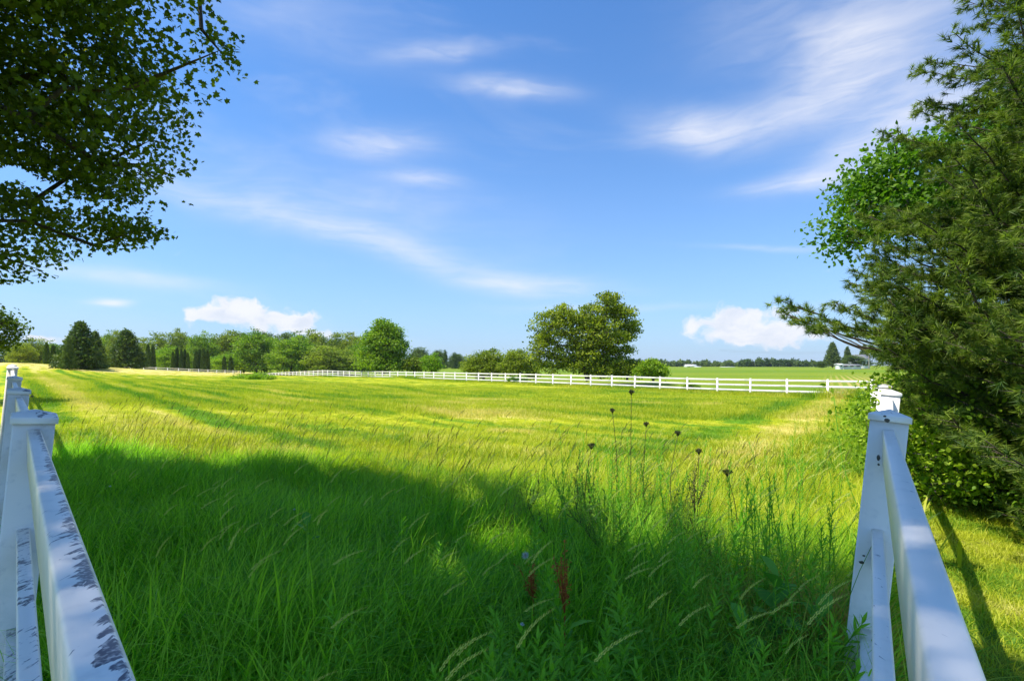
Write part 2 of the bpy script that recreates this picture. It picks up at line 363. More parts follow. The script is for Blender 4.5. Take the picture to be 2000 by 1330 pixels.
# ------------------------------------------------------------------ ground sheet
def ground():
    a = np.linspace(-1, 1, 420); s = 6.4
    ax = np.sinh(a * s) / math.sinh(s) * 1500 + 0
    b = np.linspace(-.62, 1, 460); by = np.sinh(b * s) / math.sinh(s) * 1500 + 1.0
    X, Y = np.meshgrid(ax, by); Z = gz(X, Y)
    V = np.stack([X, Y, Z], -1).reshape(-1, 3); n = len(ax); mrows = len(by)
    i = np.arange(mrows - 1)[:, None] * n + np.arange(n - 1)[None, :]
    Fc = np.stack([i, i + 1, i + n + 1, i + n], -1).reshape(-1, 4)
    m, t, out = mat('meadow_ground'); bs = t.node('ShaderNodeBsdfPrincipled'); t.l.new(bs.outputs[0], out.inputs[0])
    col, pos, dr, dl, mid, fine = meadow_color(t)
    sp = t.node('ShaderNodeSeparateXYZ'); t.put(sp.inputs[0], pos); X_, Y_ = sp.outputs[0], sp.outputs[1]
    # beyond the far fence: crop field in even green with drilled rows and bands
    fd = t.m('ADD', t.m('MULTIPLY', X_, .0187), t.m('MULTIPLY', Y_, .0147 - .0187 * -0.081 * 0 ))   # line 1/Y = a + b x  ->  1 = a' Y + b X
    beyond = t.smooth(t.m('ADD', t.m('MULTIPLY', X_, .0187), t.m('MULTIPLY', Y_, .01622)), 1.03, 1.08)
    bandn = t.noise(t.scalev(pos, (.004, .03, 1), (0, 0, R(6))), 1.0, 3, .5)
    rows = t.m('SINE', t.m('MULTIPLY', t.m('SUBTRACT', X_, t.m('MULTIPLY', Y_, .62)), 6.3))
    rowm = t.m('MULTIPLY', t.m('MULTIPLY', t.smooth(rows, -.2, .8), t.smooth(t.m('SUBTRACT', X_, t.m('MULTIPLY', Y_, .60)), -1, 5)), t.smooth(Y_, 120, 75))
    crop = t.mix(t.smooth(bandn, .38, .62), (.150, .245, .012), (.235, .290, .018))
    crop = t.mix(t.smooth(t.noise(pos, .08, 4, .6), .52, .75, 0, .5), crop, (.25, .28, .05))
    crop = t.mix(rowm, crop, (.46, .38, .10))
    dead = t.mix(.45, col, (.22, .20, .06))
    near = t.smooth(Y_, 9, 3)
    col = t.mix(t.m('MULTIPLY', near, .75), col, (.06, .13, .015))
    col = t.mix(beyond, col, crop)
    col = t.mix(t.smooth(fine, .3, .8, .0, .35), col, t.mix(.6, col, (.03, .06, .008)))
    t.put(bs.inputs['Base Color'], col); bs.inputs['Roughness'].default_value = .9; bs.inputs['Specular IOR Level'].default_value = .1
    bp = t.node('ShaderNodeBump'); bp.inputs['Strength'].default_value = .5; bp.inputs['Distance'].default_value = .12
    t.put(bp.inputs['Height'], t.m('ADD', fine, t.noise(pos, 22, 3, .7))); t.l.new(bp.outputs[0], bs.inputs['Normal'])
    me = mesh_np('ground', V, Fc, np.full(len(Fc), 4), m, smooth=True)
    o = link('ground', me); tag(o, 'green pasture rolling to the horizon', None, kind='structure')
ground()

# ------------------------------------------------------------------ fences
PW, RW, RH = .127, .040, .140
RAILZ = (1.243, .845, .445)             # tops of the three rails above the ground
def post_mesh(name, material, h=1.31, bev=.006):
    b = Buf(); hw = PW / 2
    k = [(-hw + bev, -hw), (hw - bev, -hw), (hw, -hw + bev), (hw, hw - bev), (hw - bev, hw), (-hw + bev, hw), (-hw, hw - bev), (-hw, -hw + bev)]
    V = [(x, y, -.5) for x, y in k] + [(x, y, h - .035) for x, y in k]
    b.add(V, [(i, (i + 1) % 8, 8 + (i + 1) % 8, 8 + i) for i in range(8)] + [tuple(range(8, 16))])
    return b.mesh(name, material)
def cap_mesh(name, material, h=1.31):
    b = Buf(); o = PW / 2 + .008; z0 = h - .040; z1 = h - .018
    V = [(-o, -o, z0), (o, -o, z0), (o, o, z0), (-o, o, z0), (-o, -o, z1), (o, -o, z1), (o, o, z1), (-o, o, z1), (-o + .007, -o + .007, z1 + .005), (o - .007, -o + .007, z1 + .005), (o - .007, o - .007, z1 + .005), (-o + .007, o - .007, z1 + .005), (0, 0, h + .010)]
    b.add(V, [(0, 1, 5, 4), (1, 2, 6, 5), (2, 3, 7, 6), (3, 0, 4, 7), (4, 5, 9, 8), (5, 6, 10, 9), (6, 7, 11, 10), (7, 4, 8, 11), (8, 9, 12), (9, 10, 12), (10, 11, 12), (11, 8, 12)])
    return b.mesh(name, material)
def rail_mesh(name, material, p, q, droop=0):
    """box rail with eased edges from p to q (top centre points)"""
    p = np.array(p, float); q = np.array(q, float); d = q - p; L = np.linalg.norm(d[:2]); u = np.array([d[0] / L, d[1] / L, 0]); s = np.array([-u[1], u[0], 0])
    hw, e = RW / 2, .005
    prof = [(-hw, -RH + e), (-hw, -e), (-hw + e, 0), (hw - e, 0), (hw, -e), (hw, -RH + e), (hw - e, -RH), (-hw + e, -RH)]
    b = Buf(); V = []; segs = 4
    for i in range(segs + 1):
        t_ = i / segs; c = p + d * t_; c = c + np.array([0, 0, -droop * 4 * t_ * (1 - t_)])
        for (a, z) in prof: V.append(c + s * a + np.array([0, 0, z]))
    Fc = [(i * 8 + j, i * 8 + (j + 1) % 8, (i + 1) * 8 + (j + 1) % 8, (i + 1) * 8 + j) for i in range(segs) for j in range(8)]
    Fc += [tuple(range(7, -1, -1)), tuple(range(segs * 8, segs * 8 + 8))]
    b.add(V, Fc); return b.mesh(name, material)
LEAN = .11
def fence(label, pts, yaw, material, lean=None, group=None, heights=None, raillist=(0, 1, 2)):
    """pts: list of (x,y); z of the ground from the terrain"""
    base = thing('rail_fence', label, 'fence', (pts[0][0], pts[0][1], 0), group)
    pm, cm = post_mesh('post', material), cap_mesh('cap', material)
    off = np.array([pts[0][0], pts[0][1], 0.])
    Z = [gz1(*p) if heights is None else heights[i] for i, p in enumerate(pts)]
    for i, (x, y) in enumerate(pts):
        ln = lean[i] if lean else rng.normal(0, .008)
        po = link('post', pm, base)
        # pivot the lean about the top rail so that its height stays
        Mx = Matrix.Translation((x - off[0], y - off[1], Z[i] + 1.243)) @ Matrix.Rotation(atan(ln), 4, 'Y') @ Matrix.Rotation(yaw, 4, 'Z') @ Matrix.Translation((0, 0, -1.243))
        po.matrix_local = Mx
        c_ = link('cap', cm, po)
    for i in range(len(pts) - 1):
        a, b_ = np.array(pts[i]), np.array(pts[i + 1]); d = (b_ - a) / np.linalg.norm(b_ - a); e = PW / 2 - .004
        for k in raillist:
            rz = RAILZ[k]; la = lean[i] if lean else 0; lb = lean[i + 1] if lean else 0
            p = (*(a + d * e - off[:2]), Z[i] + rz); q = (*(b_ - d * e - off[:2]), Z[i + 1] + rz)
            p = (p[0] + la * (rz - 1.243), p[1], p[2]); q = (q[0] + lb * (rz - 1.243), q[1], q[2])
            link('rail', rail_mesh('rail', material, p, q, abs(rng.normal(0, .004))), base)
    return base
def along(dirv, n, step): return [(CX + dirv[0] * step * i, CY + dirv[1] * step * i) for i in range(n)]
stepL = 2.1 / cos(R(44.1)); stepR = 2.1 / cos(R(35))
LP = along(LF, 14, stepL); RP = along(RF, 15, stepR)
LP = [(x - (0, 0, .05, .09, .13, .15, .16)[min(i, 6)], y) for i, (x, y) in enumerate(LP)]; RP = [(x + (0, 0, .09, .10, .06, .03)[min(i, 5)] * (i < 6), y) for i, (x, y) in enumerate(RP)]
nL = len(LP); hz_ = [0, 0, 0, .05, .17, .2, .19] + [.19] * (nL - 7)
FL_ = fence('weathered white vinyl rail fence with mildew on its rails, running away at the left edge', LP, R(44.1), M['vinylL'], [LEAN] * 5 + [0] * (nL - 5), heights=hz_)
RPn = RP[1:]
hzR = [-0.0, -.02, -.05] + [gz1(*p) for p in RPn[3:]]
# right fence begins at the shared corner: first rails run up to the corner post
FR_ = fence('cleaner white vinyl rail fence beside the pine, leading to the far corner', [(CX + RF[0] * .14, CY + RF[1] * .14)] + RPn, -R(35), M['vinylR'], [LEAN] * 4 + [.03, .0] + [0] * (len(RPn) - 5), heights=[0.0] + hzR)
# far fence: straight line, even bays
def line_pts(pxa, pxb, ya, yb, bay):
    A = np.array([(pxa - 1000) / F * ya, ya]); B = np.array([(pxb - 1000) / F * yb, yb]); n = int(round(np.linalg.norm(B - A) / bay))
    return [tuple(A + (B - A) * i / n) for i in range(n + 1)], atan2(B[1] - A[1], B[0] - A[0])
fp, yaw = line_pts(1706, 520, far_y(1706), far_y(520), 2.72)
fence('long sunlit white rail fence across the far side of the pasture', fp, yaw, M['vinyl'], heights=[far_base(1000 + F * x / y, y) for x, y in fp])
fl, yaw2 = line_pts(100, 470, 84, 134, 3.1)
fence('short stretch of white rail fence below the dark conifers and narrow evergreens on the left', fl, yaw2, M['vinyl'], heights=[left_base(1000 + F * x / y, y) for x, y in fl])

def spot(px, py, Y, rx, rz):
    q = P(px, py, Y); rr_ = np.random.default_rng(int(px)); B = Buf(); V = []
    for ly, sc_ in ((0, 1), (-.0015, .6)):
        for i in range(9): a = 2 * pi * i / 9; w_ = rr_.uniform(.75, 1.25) * sc_; V.append((q[0] + cos(a) * rx * w_, q[1] + ly * 2 + cos(a) * rx * w_ * (-.7 if px > 1000 else .97), q[2] + sin(a) * rz * w_))
    B.add(V, [(i, (i + 1) % 9, 9 + (i + 1) % 9, 9 + i) for i in range(9)] + [tuple(range(9, 18))]); return B
M['mud'] = plain('dried_mud', (.12, .11, .09), .9, .3, 30)
for fo, lst in ((FL_, [(62, 774, 1.98, .004, .003)]), (FR_, [(1733, 821, 2.0, .009, .008), (1728, 813, 2.0, .004, .004), (1716, 894, 2.0, .005, .010), (1716, 907, 2.0, .003, .004), (1683, 1098, 1.99, .008, .007), (1687, 1085, 1.99, .004, .004)])):
    for sp_ in lst:
        B = spot(*sp_); lo = np.array(fo.location); B.V = [v - lo for v in B.V]; link('mud_spot', B.mesh('mud_spot', M['mud']), fo)
# ------------------------------------------------------------------ foliage generators
def frames(n, r, up=.0):
    d = r.normal(size=(n, 3)); d /= np.linalg.norm(d, axis=1)[:, None]
    nrm = r.normal(size=(n, 3)); nrm[:, 2] += up; a = np.cross(d, nrm); a /= np.linalg.norm(a, axis=1)[:, None] + 1e-9
    c = np.cross(a, d); return d, a, c
LEAF6 = (np.array([(0, 0, 0), (.35, .34, .10), (.62, .30, .08), (1, 0, -.06), (.62, -.30, .08), (.35, -.34, .10)]), np.array([(0, 1, 2, 3), (0, 3, 4, 5)]))
LEAF4 = (np.array([(0, 0, 0), (.5, .36, .06), (1, 0, 0), (.5, -.36, .06)]), np.array([(0, 1, 2, 3)]))
MAPLE = (np.array([(0, 0, 0), (.12, .42, .05), (.42, .30, .02), (.62, .52, -.02), (.68, .18, .03), (1, 0, -.08), (.68, -.18, .03), (.62, -.52, -.02), (.42, -.30, .02), (.12, -.42, .05)]),
         np.array([(0, 1, 2, 5), (2, 3, 4, 5), (0, 5, 8, 9), (5, 6, 7, 8)]))
def leaves_mesh(name, centers, size, material, r, shape=LEAF6, up=.6, tint=None, droop=0):
    n = len(centers); d, a, c = frames(n, r, up)
    if droop: d[:, 2] -= droop; d /= np.linalg.norm(d, axis=1)[:, None]; a = np.cross(d, c); a /= np.linalg.norm(a, axis=1)[:, None] + 1e-9; c = np.cross(a, d)
    s = size * r.uniform(.65, 1.25, n)
    T, Fc = shape; k = len(T)
    V = centers[:, None, :] + s[:, None, None] * (T[None, :, 0, None] * d[:, None, :] + T[None, :, 1, None] * a[:, None, :] + T[None, :, 2, None] * c[:, None, :])
    faces = (np.arange(n)[:, None, None] * k + Fc[None]).reshape(-1, Fc.shape[1])
    tt = np.repeat(r.uniform(0, .92, n) if tint is None else tint, k)
    return mesh_np(name, V.reshape(-1, 3), faces, np.full(len(faces), Fc.shape[1]), material, {'tint': tt})
def sample_lobes(lobes, n, r, shell=.55):
    """points in a union of ellipsoids (cx,cy,cz,rx,ry,rz), biased to the outside"""
    L = np.array(lobes, float); vol = (L[:, 3] * L[:, 4] * L[:, 5]) ** .8; idx = r.choice(len(L), n, p=vol / vol.sum())
    d = r.normal(size=(n, 3)); d /= np.linalg.norm(d, axis=1)[:, None]
    rad = shell + (1 - shell) * r.uniform(0, 1, n) ** .6; inner = r.uniform(0, 1, n) < .25; rad[inner] = r.uniform(.1, .8, inner.sum())
    return L[idx, :3] + d * rad[:, None] * L[idx, 3:6]
def skeleton(root, trunk_pts, clusters, r, r0, material, k=5, name='trunk', step=1.0, rmin=.008, bend=.08):
    nodes = [np.array(p, float) for p in trunk_pts]; par = [-1] + list(range(len(nodes) - 1))
    order = np.argsort(np.linalg.norm(clusters - np.array(trunk_pts[-1]), axis=1))
    for ci in order:
        c = clusters[ci]; A = np.array(nodes); 
        dist = np.linalg.norm(A - c, axis=1) + np.where(A[:, 2] > c[2] + .2, (A[:, 2] - c[2]) * .6, 0) 
        j = int(np.argmin(dist)); L = np.linalg.norm(A[j] - c); ns = max(1, int(L / step)); prev = j
        for q in range(1, ns + 1):
            t_ = q / ns; p = A[j] + (c - A[j]) * t_
            if q < ns: p = p + r.normal(size=3) * bend * L / ns + np.array([0, 0, .06 * L * sin(pi * t_)])
            nodes.append(p); par.append(prev); prev = len(nodes) - 1
    N = np.array(nodes); w_ = np.zeros(len(N)); cnt = np.zeros(len(N)); haschild = np.zeros(len(N), bool)
    for i in range(len(N) - 1, 0, -1):
        if not haschild[i]: w_[i] = 1
        w_[par[i]] += w_[i]; haschild[par[i]] = True
    rad = np.maximum(rmin, r0 * (w_ / w_[0]) ** .46); rad[0] = r0 * 1.15
    cm = np.full(len(N), rmin * .5); np.maximum.at(cm, np.array(par[1:]), rad[1:] * 1.15)
    e = np.array([(par[i], i) for i in range(1, len(N))]); A, B = N[e[:, 0]], N[e[:, 1]]
    d = B - A; ln = np.linalg.norm(d, axis=1)[:, None] + 1e-9; d = d / ln
    upv = np.where(np.abs(d[:, 2:3]) > .9, np.array([[1., 0, 0]]), np.array([[0, 0, 1.]])); a = np.cross(d, upv); a /= np.linalg.norm(a, axis=1)[:, None]; b = np.cross(d, a)
    th = np.arange(k) * 2 * pi / k; ring = np.cos(th)[None, :, None] * a[:, None, :] + np.sin(th)[None, :, None] * b[:, None, :]
    ra = np.minimum(rad[e[:, 0]], rad[e[:, 1]] * 1.7)[:, None, None]; rb = np.minimum(rad, cm)[e[:, 1]][:, None, None]
    V = np.concatenate([A[:, None, :] + ring * ra, (B + d * .0)[:, None, :] + ring * rb], 1); m_ = len(e)
    f = np.array([(j, (j + 1) % k, k + (j + 1) % k, k + j) for j in range(k)]); faces = (np.arange(m_)[:, None, None] * 2 * k + f[None]).reshape(-1, 4)
    return link(name, mesh_np(name, V.reshape(-1, 3), faces, np.full(len(faces), 4), material, smooth=True), root)
def cluster_leaves(clusters, per, rad, r, flat=.6):
    n = len(clusters); p = r.normal(size=(n, per, 3)) * np.array([1, 1, flat]) * rad * .55
    return (clusters[:, None, :] + p).reshape(-1, 3), np.repeat(np.clip(r.normal(.45, .2, n), 0, .9), per) 
def broadleaf(name, label, cat, base, lobes, ncl, per, lsize, crad, lm, r0, seed, bark='barkgrey', stems=None, shape=LEAF4, group=None, shell=.6, rmin=.012, keep=None, flat=.6, step=1.2):
    r = np.random.default_rng(seed); root = thing(name, label, cat, base, group)
    cl = sample_lobes(lobes, ncl, r, shell)
    if keep is not None: cl = cl[keep(cl + np.array(base))]
    stems = stems or [(0, 0, -.2), (.05, 0, .6), (0, .05, 1.4)]
    sub = cl[r.permutation(len(cl))[:min(len(cl), 420)]]
    skeleton(root, stems, sub, r, r0, M[bark], step=step, rmin=rmin)
    pts, tint = cluster_leaves(cl, per, crad, r, flat)
    if keep is not None:
        kk = keep(pts + np.array(base)); pts = pts[kk]; tint = tint[kk]
    tint = np.clip(tint + r.normal(0, .15, len(tint)), 0, .92); tint[r.uniform(size=len(tint)) < .004] = 1
    link('crown', leaves_mesh('crown', pts, lsize, M[lm], r, shape, tint=tint), root)
    return root

# ---- big maple overhanging from the left, its crown shades the foreground
OUT = np.array([(-2500, -2500), (530, -2500), (495, -60), (498, 15), (455, 55), (525, 90), (522, 135), (490, 190), (425, 220), (415, 262), (362, 268), (395, 310), (350, 350), (280, 385), (372, 400), (376, 440), (350, 466), (240, 492), (150, 505), (90, 552), (-20, 556), (-2500, 900)], float)
def inpoly(x, y, Pg):
    c = np.zeros(len(x), bool); j = len(Pg) - 1
    for i in range(len(Pg)):
        xi, yi = Pg[i]; xj, yj = Pg[j]
        cond = ((yi > y) != (yj > y)) & (x < (xj - xi) * (y - yi) / (yj - yi + 1e-12) + xi); c ^= cond; j = i
    return c
SHADE = np.array([(-10, -.2), (-10.5, 8.7), (-9, 8.1), (-7.2, 7.7), (-4.5, 7.2), (-2.1, 6.9), (-.9, 6.2), (-.3, 5.7), (.4, 5.1), (1.2, 4.0), (1.75, 3.3), (2.3, 2.85), (2.62, 2.6), (2.5, 1.5), (2.3, .5), (2.2, -.6)], float)
SX, SY = -SUNV[0] / SUNV[2], -SUNV[1] / SUNV[2]
def maple_keep(p):
    Y = np.maximum(p[:, 1], .05); px = 1000 + p[:, 0] / Y * F; py = HOR - (p[:, 2] - CAMZ) / Y * F
    wob = 14 * np.sin(py * .11 + p[:, 1] * 2) + 9 * np.sin(py * .31)
    front = p[:, 1] > .3
    inframe = front & (px > -250) & (px < 2250) & (py > -150) & (py < 1500)
    ok = ~inframe | inpoly(px + wob, py, OUT)
    # the slanting gap between the hanging boughs
    gap = np.abs((py - (345 + (px) * .10)) + 10 * np.sin(px * .05)) < 20 * np.clip(1 - px / 170, 0, 1)
    ok &= ~(inframe & gap)
    sx, sy = p[:, 0] + SX * p[:, 2], p[:, 1] + SY * p[:, 2]
    e = .22 * np.sin(sx * 5 + 2 * sy) + .16 * np.sin(sy * 11 + sx * 3) + .10 * np.sin(sx * 23 + sy * 17)
    ok &= inpoly(sx + e, sy + e, SHADE)
    dap = np.sin(sx * 4.1 + 1.7 * sy + 1) * np.sin(sy * 5.3 - sx * 1.3) ; ok &= ~((sx > -.4) & (sx < 1.75) & (sy > 3.1) & (dap > .35))
    return ok
def maple():
    base = (-9.2, 2.6, gz1(-9.2, 2.6)); b = np.array(base)
    r = np.random.default_rng(11); root = thing('maple_tree', 'large dark leafy maple overhanging the top left corner and shading the near grass', 'tree', base)
    c = lambda x, y, z, rx, ry, rz: (x - b[0], y - b[1], z - b[2], rx, ry, rz)
    lobes = [c(-6.5, 4.5, 5.6, 4.6, 4.8, 3.4), c(-7.5, 6.0, 3.6, 3.2, 3.0, 1.6), c(-3.6, 4.6, 6.6, 2.6, 3.0, 2.2), c(-4.8, 6.2, 4.6, 2.0, 2.0, 1.3), c(-6.5, 1.5, 9.2, 4.6, 3.2, 1.6),
             c(-3.4, 1.4, 8.4, 2.6, 2.2, .9), c(-4.8, 2.2, 9.0, 2.8, 2.4, 1.0), c(-4.2, 3.0, 8.6, 2.4, 2.2, 1.0), c(-10, 7, 4.5, 3.2, 3, 2.6), c(-2.8, 4.4, 5.4, 1.9, 1.8, 1.0), c(-3.6, .8, 8.2, 2.2, 1.6, .8), c(-3.0, 2.6, 7.4, 2.0, 1.8, .8), c(-3.5, 6.2, 5.0, 1.0, 1.0, .8), c(-3.4, 5.4, 5.6, 1.0, 1.0, .7), c(-4.6, 7.4, 3.9, 1.2, 1.1, .8), c(-4.9, 6.8, 3.3, 1.1, 1.0, .6), c(-3.2, 5.9, 4.9, .6, .7, .45)]
    cl = sample_lobes(lobes, 15000, r, .2); cl = cl[maple_keep(cl + b)]
    wc = cl + b; q_ = wc[:, 2] + .36 * wc[:, 0] + .12 * np.sin(wc[:, 1] * 2.3) + .08 * np.sin(wc[:, 0] * 3.1); cl = cl[(np.sin(2 * pi * q_ / .62) > -.35) | (wc[:, 2] > 7.5)]
    # fill the ground shade evenly: extra leaf layer over the shaded zone
    sub = cl[r.permutation(len(cl))[:700]]
    trunk = [(0, 0, -.3), (.05, .1, 1.2), (.2, .2, 2.4), (.6, .5, 3.8), (1.2, .6, 5.2), (1.8, .4, 6.6)]
    skeleton(root, trunk, sub, r, .24, M['bark'], k=6, step=.45, bend=.16, rmin=.005)
    pts, tint = cluster_leaves(cl, 56, .40, r, .24)
    kk = maple_keep(pts + b); pts, tint = pts[kk], tint[kk]
    # leaves hang in layers that slope down outwards, so shear each cluster
    tint = np.clip(tint + r.normal(0, .15, len(tint)), 0, .92); tint[r.uniform(size=len(tint)) < .006] = 1
    link('crown', leaves_mesh('crown', pts, .056, M['maple'], r, MAPLE, up=1.0, tint=tint, droop=.25), root)
    print('maple leaves', len(pts))
maple()
# low bough of a second tree at the left edge
broadleaf('maple_sapling', 'dark low leafy tree at the left edge beyond the white fence posts', 'tree', (-21.5, 19.0, gz1(-21.5, 19)),
          [(1.6, 0, 2.7, 1.3, 1.3, .75), (.9, 0, 3.2, 1.0, 1.2, .5), (-.6, 0, 3.0, 1.8, 1.6, 1.2), (2.4, 0, 3.3, .5, .6, .25)], 260, 50, .11, .36, 'maple', .12, 31, 'bark', shape=LEAF6, rmin=.006)

# ---- pine on the right
def tufts_mesh(name, C0, D, size, material, r, per=20, spread=.75, wd=.0055):
    n = len(C0); d = D[:, None, :] + r.normal(size=(n, per, 3)) * spread; d /= np.linalg.norm(d, axis=2)[..., None]
    a = np.cross(d, r.normal(size=(n, per, 3))); a /= np.linalg.norm(a, axis=2)[..., None]
    L = size * r.uniform(.7, 1.2, (n, per, 1)); c = C0[:, None, :] - D[:, None, :] * r.uniform(0, .07, (n, per, 1))
    V = np.stack([c - a * wd * .5, c + a * wd * .5, c + d * L + np.array([0, 0, -.10]) * L], 2).reshape(-1, 3)
    m_ = n * per; Fc = np.arange(m_ * 3).reshape(-1, 3)
    tint = np.repeat(np.clip(np.repeat(r.normal(.45, .30, n), per) + r.normal(0, .14, m_), 0, .92), 3)
    return mesh_np(name, V, Fc, np.full(m_, 3), material, {'tint': tint})
def pine(label, base, H, Rb, seed, extra=(), z0=.25, per=22, dens=1.0, nsz=.10, pw=.68, wd=.0055):
    r = np.random.default_rng(seed); root = thing('pine_tree', label, 'tree', base); wood = Buf(); TC, TD = [], []
    zs = np.arange(0, H, .12); wood.tube([(0.04 * sin(z), .04 * cos(z * 1.3), z - .3) for z in np.arange(0, H, .5)], [.13 * (1 - z / H) + .012 for z in np.arange(0, H, .5)], 8)
    brs = []
    z = z0
    while z < H - .2:
        L = Rb * (1 - z / H) ** pw * (.55 + .45 * min(1, z / .9)); nb = 5
        a0 = r.uniform(0, 2 * pi)
        for k in range(nb):
            a = a0 + 2 * pi * k / nb + r.normal(0, .25)
            Lk = L * r.uniform(.72, 1.12); rise = r.uniform(.02, .24) + .22 * z / H
            brs.append((z + r.normal(0, .06), a, Lk, rise))
        z += r.uniform(.24, .36) / dens
    for (z, a, L, rise) in list(brs) + list(extra):
        dirh = np.array([cos(a), sin(a), 0]); n = max(4, int(L / .22)); pts = []
        for i in range(n + 1):
            t_ = i / n; pts.append(np.array([0, 0, z]) + dirh * L * t_ + np.array([0, 0, L * (rise * t_ - .22 * t_ * (1 - t_) + .10 * t_ ** 3)]) + r.normal(size=3) * .015)
        if True:
            vis = []
            for p_ in pts:
                wq = p_ + np.array(base); vis.append(not (1000 + wq[0] / wq[1] * F < 1700 and HOR - (wq[2] - CAMZ) / wq[1] * F > 655))
            while len(pts) > 3 and not vis[len(pts) - 1]: pts = pts[:-1]
            n = len(pts) - 1
        wood.tube(pts, [.022 * L / 2.5 * (1 - .85 * i / n) + .003 for i in range(n + 1)], 4)
        side = np.cross(dirh, [0, 0, 1])
        for i in range(1, n + 1):
            t_ = i / n
            if t_ < .22: continue
            for sg in (-1, 1):
                for rep in range(2):
                    l2 = (.18 + .55 * (1 - t_) * min(1, L / 2)) * r.uniform(.6, 1.15)
                    d2 = side * sg * r.uniform(.6, 1) + dirh * r.uniform(.5, 1.0) + np.array([0, 0, r.uniform(-.1, .45)]); d2 /= np.linalg.norm(d2)
                    p0 = pts[i] + (pts[i - 1] - pts[i]) * r.uniform(0, 1); p1 = p0 + d2 * l2
                    wq = p1 + np.array(base); qx = 1000 + wq[0] / wq[1] * F; qy = HOR - (wq[2] - CAMZ) / wq[1] * F
                    if not (qx < 1705 and qy > 655) and not (qx < 1660 and (qy < 560 or qy > 645)): wood.tube([p0, p1], [.005, .002], 3, False)
                    m_ = max(2, int(l2 / .065))
                    for q in range(m_):
                        f_ = (q + 1) / m_
                        if f_ < .25: continue
                        wq = p0 + (p1 - p0) * f_ + np.array(base); qx = 1000 + wq[0] / wq[1] * F; qy = HOR - (wq[2] - CAMZ) / wq[1] * F
                        if qx < 1705 + 12 * sin(qy * .2) and qy > 655: continue
                        if qx < 1660 and (qy < 555 or qy > 650): continue
                        TC.append(p0 + (p1 - p0) * f_ + r.normal(size=3) * .02); TD.append(d2 * .8 + r.normal(size=3) * .45 + np.array([0, 0, .35]))
        TC.append(pts[-1]); TD.append(dirh)
    TC = np.array(TC); TD = np.array(TD); TD /= np.linalg.norm(TD, axis=1)[:, None]
    print('pine tufts', len(TC))
    link('trunk', wood.mesh('trunk', M['bark'], True), root)
    link('crown', tufts_mesh('crown', TC, TD, nsz, M['pine'], r, per, .55, wd), root)
    return root
px0, py0 = 6.9, 6.2
def aim(tx, ty, tz, z):     # branch from the trunk at height z towards a world point
    L = sqrt((tx - px0) ** 2 + (ty - py0) ** 2); g = gz1(px0, py0); return (z, atan2(ty - py0, tx - px0), L, (tz - g - z) / L - .10)
pine('large soft-needled pine filling the right side behind the fence', (px0, py0, gz1(px0, py0)), 8.3, 3.45, 21, per=30, dens=1.6, nsz=.10, wd=.0095, pw=.85,
     extra=[aim(3.45, 6.6, 2.35, 2.1), aim(3.7, 6.9, 2.2, 1.9), aim(3.75, 6.2, 1.95, 1.8), aim(4.0, 6.4, 2.3, 2.0)] + [aim((px_ - 1000) / F * yy_, yy_, CAMZ + (HOR - py_) / F * yy_, CAMZ + (HOR - py_) / F * yy_ - .35) for px_, py_, yy_ in ((1705, 600, 6.1), (1700, 560, 6.3), (1695, 530, 5.9), (1700, 495, 6.4), (1712, 640, 5.8), (1730, 470, 6.0), (1760, 440, 5.8), (1720, 580, 5.5), (1740, 620, 5.4), (1715, 520, 5.6), (1790, 420, 5.5))])
pine('smaller dark pine at the lower right edge nearer the camera', (5.55, 4.45, gz1(5.55, 4.45)), 5.0, 1.75, 22, z0=.12, per=24, nsz=.10, wd=.0095, dens=1.3)
pine('pine standing furthest back at the right edge', (10.8, 8.6, gz1(10.8, 8.6)), 9.5, 3.0, 23, per=20, nsz=.13, wd=.011)

# ---- broadleaf tree behind the pine, and the hedge
_Y = 8.6; _b = (9.6, 9.6, gz1(9.6, 9.6))
def pl_(px, py, a, b, dy=0): q = P(px, py, _Y + dy); return (q[0] - _b[0], q[1] - _b[1], q[2] - _b[2], a * _Y / F, a * _Y / F * .9, b * _Y / F)
broadleaf('poplar_tree', 'light green broadleaf tree showing above and left of the big pine', 'tree', _b,
          [pl_(1640, 440, 46, 34), pl_(1665, 400, 40, 30), pl_(1720, 345, 62, 48), pl_(1770, 300, 60, 44), pl_(1830, 310, 60, 50), pl_(1750, 400, 90, 60), pl_(1850, 400, 90, 80, .5), pl_(1680, 470, 60, 30), (0, 0, 4.5, 1.2, 1, 1.2), (0, 0, 6, 1.2, 1, 1)],
          640, 40, .085, .30, 'poplar', .10, 41, 'barkgrey', shape=LEAF6, rmin=.005, shell=.3, stems=[(0, 0, -.3), (-.1, -.1, 1.2), (-.3, -.2, 2.6)])
broadleaf('hedge_shrub', 'bushy light green shrub pressed against the right fence under the pine', 'shrub', (7.45, 8.5, gz1(7.45, 8.5)),
          [(0, 0, .9, 1.25, 1.2, .95), (.9, .2, 1.4, 1.3, 1.3, .9), (-.2, .8, .7, 1.2, 1.2, .8)], 420, 40, .065, .3, 'hedge', .05, 42, 'barkgrey', shape=LEAF6, rmin=.004, shell=.3,
          stems=[(0, 0, -.1), (.05, 0, .2)])
broadleaf('hedge_shrub', 'leafy bright shrub right beside the second near post of the right fence', 'shrub', (4.95, 6.1, gz1(4.95, 6.1)),
          [(0, 0, .75, .62, .8, .8), (.5, -.2, .6, .75, .8, .65), (.3, .4, 1.15, .7, .8, .5), (1.2, -.5, .6, .8, .7, .55)], 420, 34, .055, .22, 'hedge', .03, 47, 'barkgrey', shape=LEAF6, rmin=.003, shell=.3,
          stems=[(0, 0, -.1), (.05, 0, .2)])
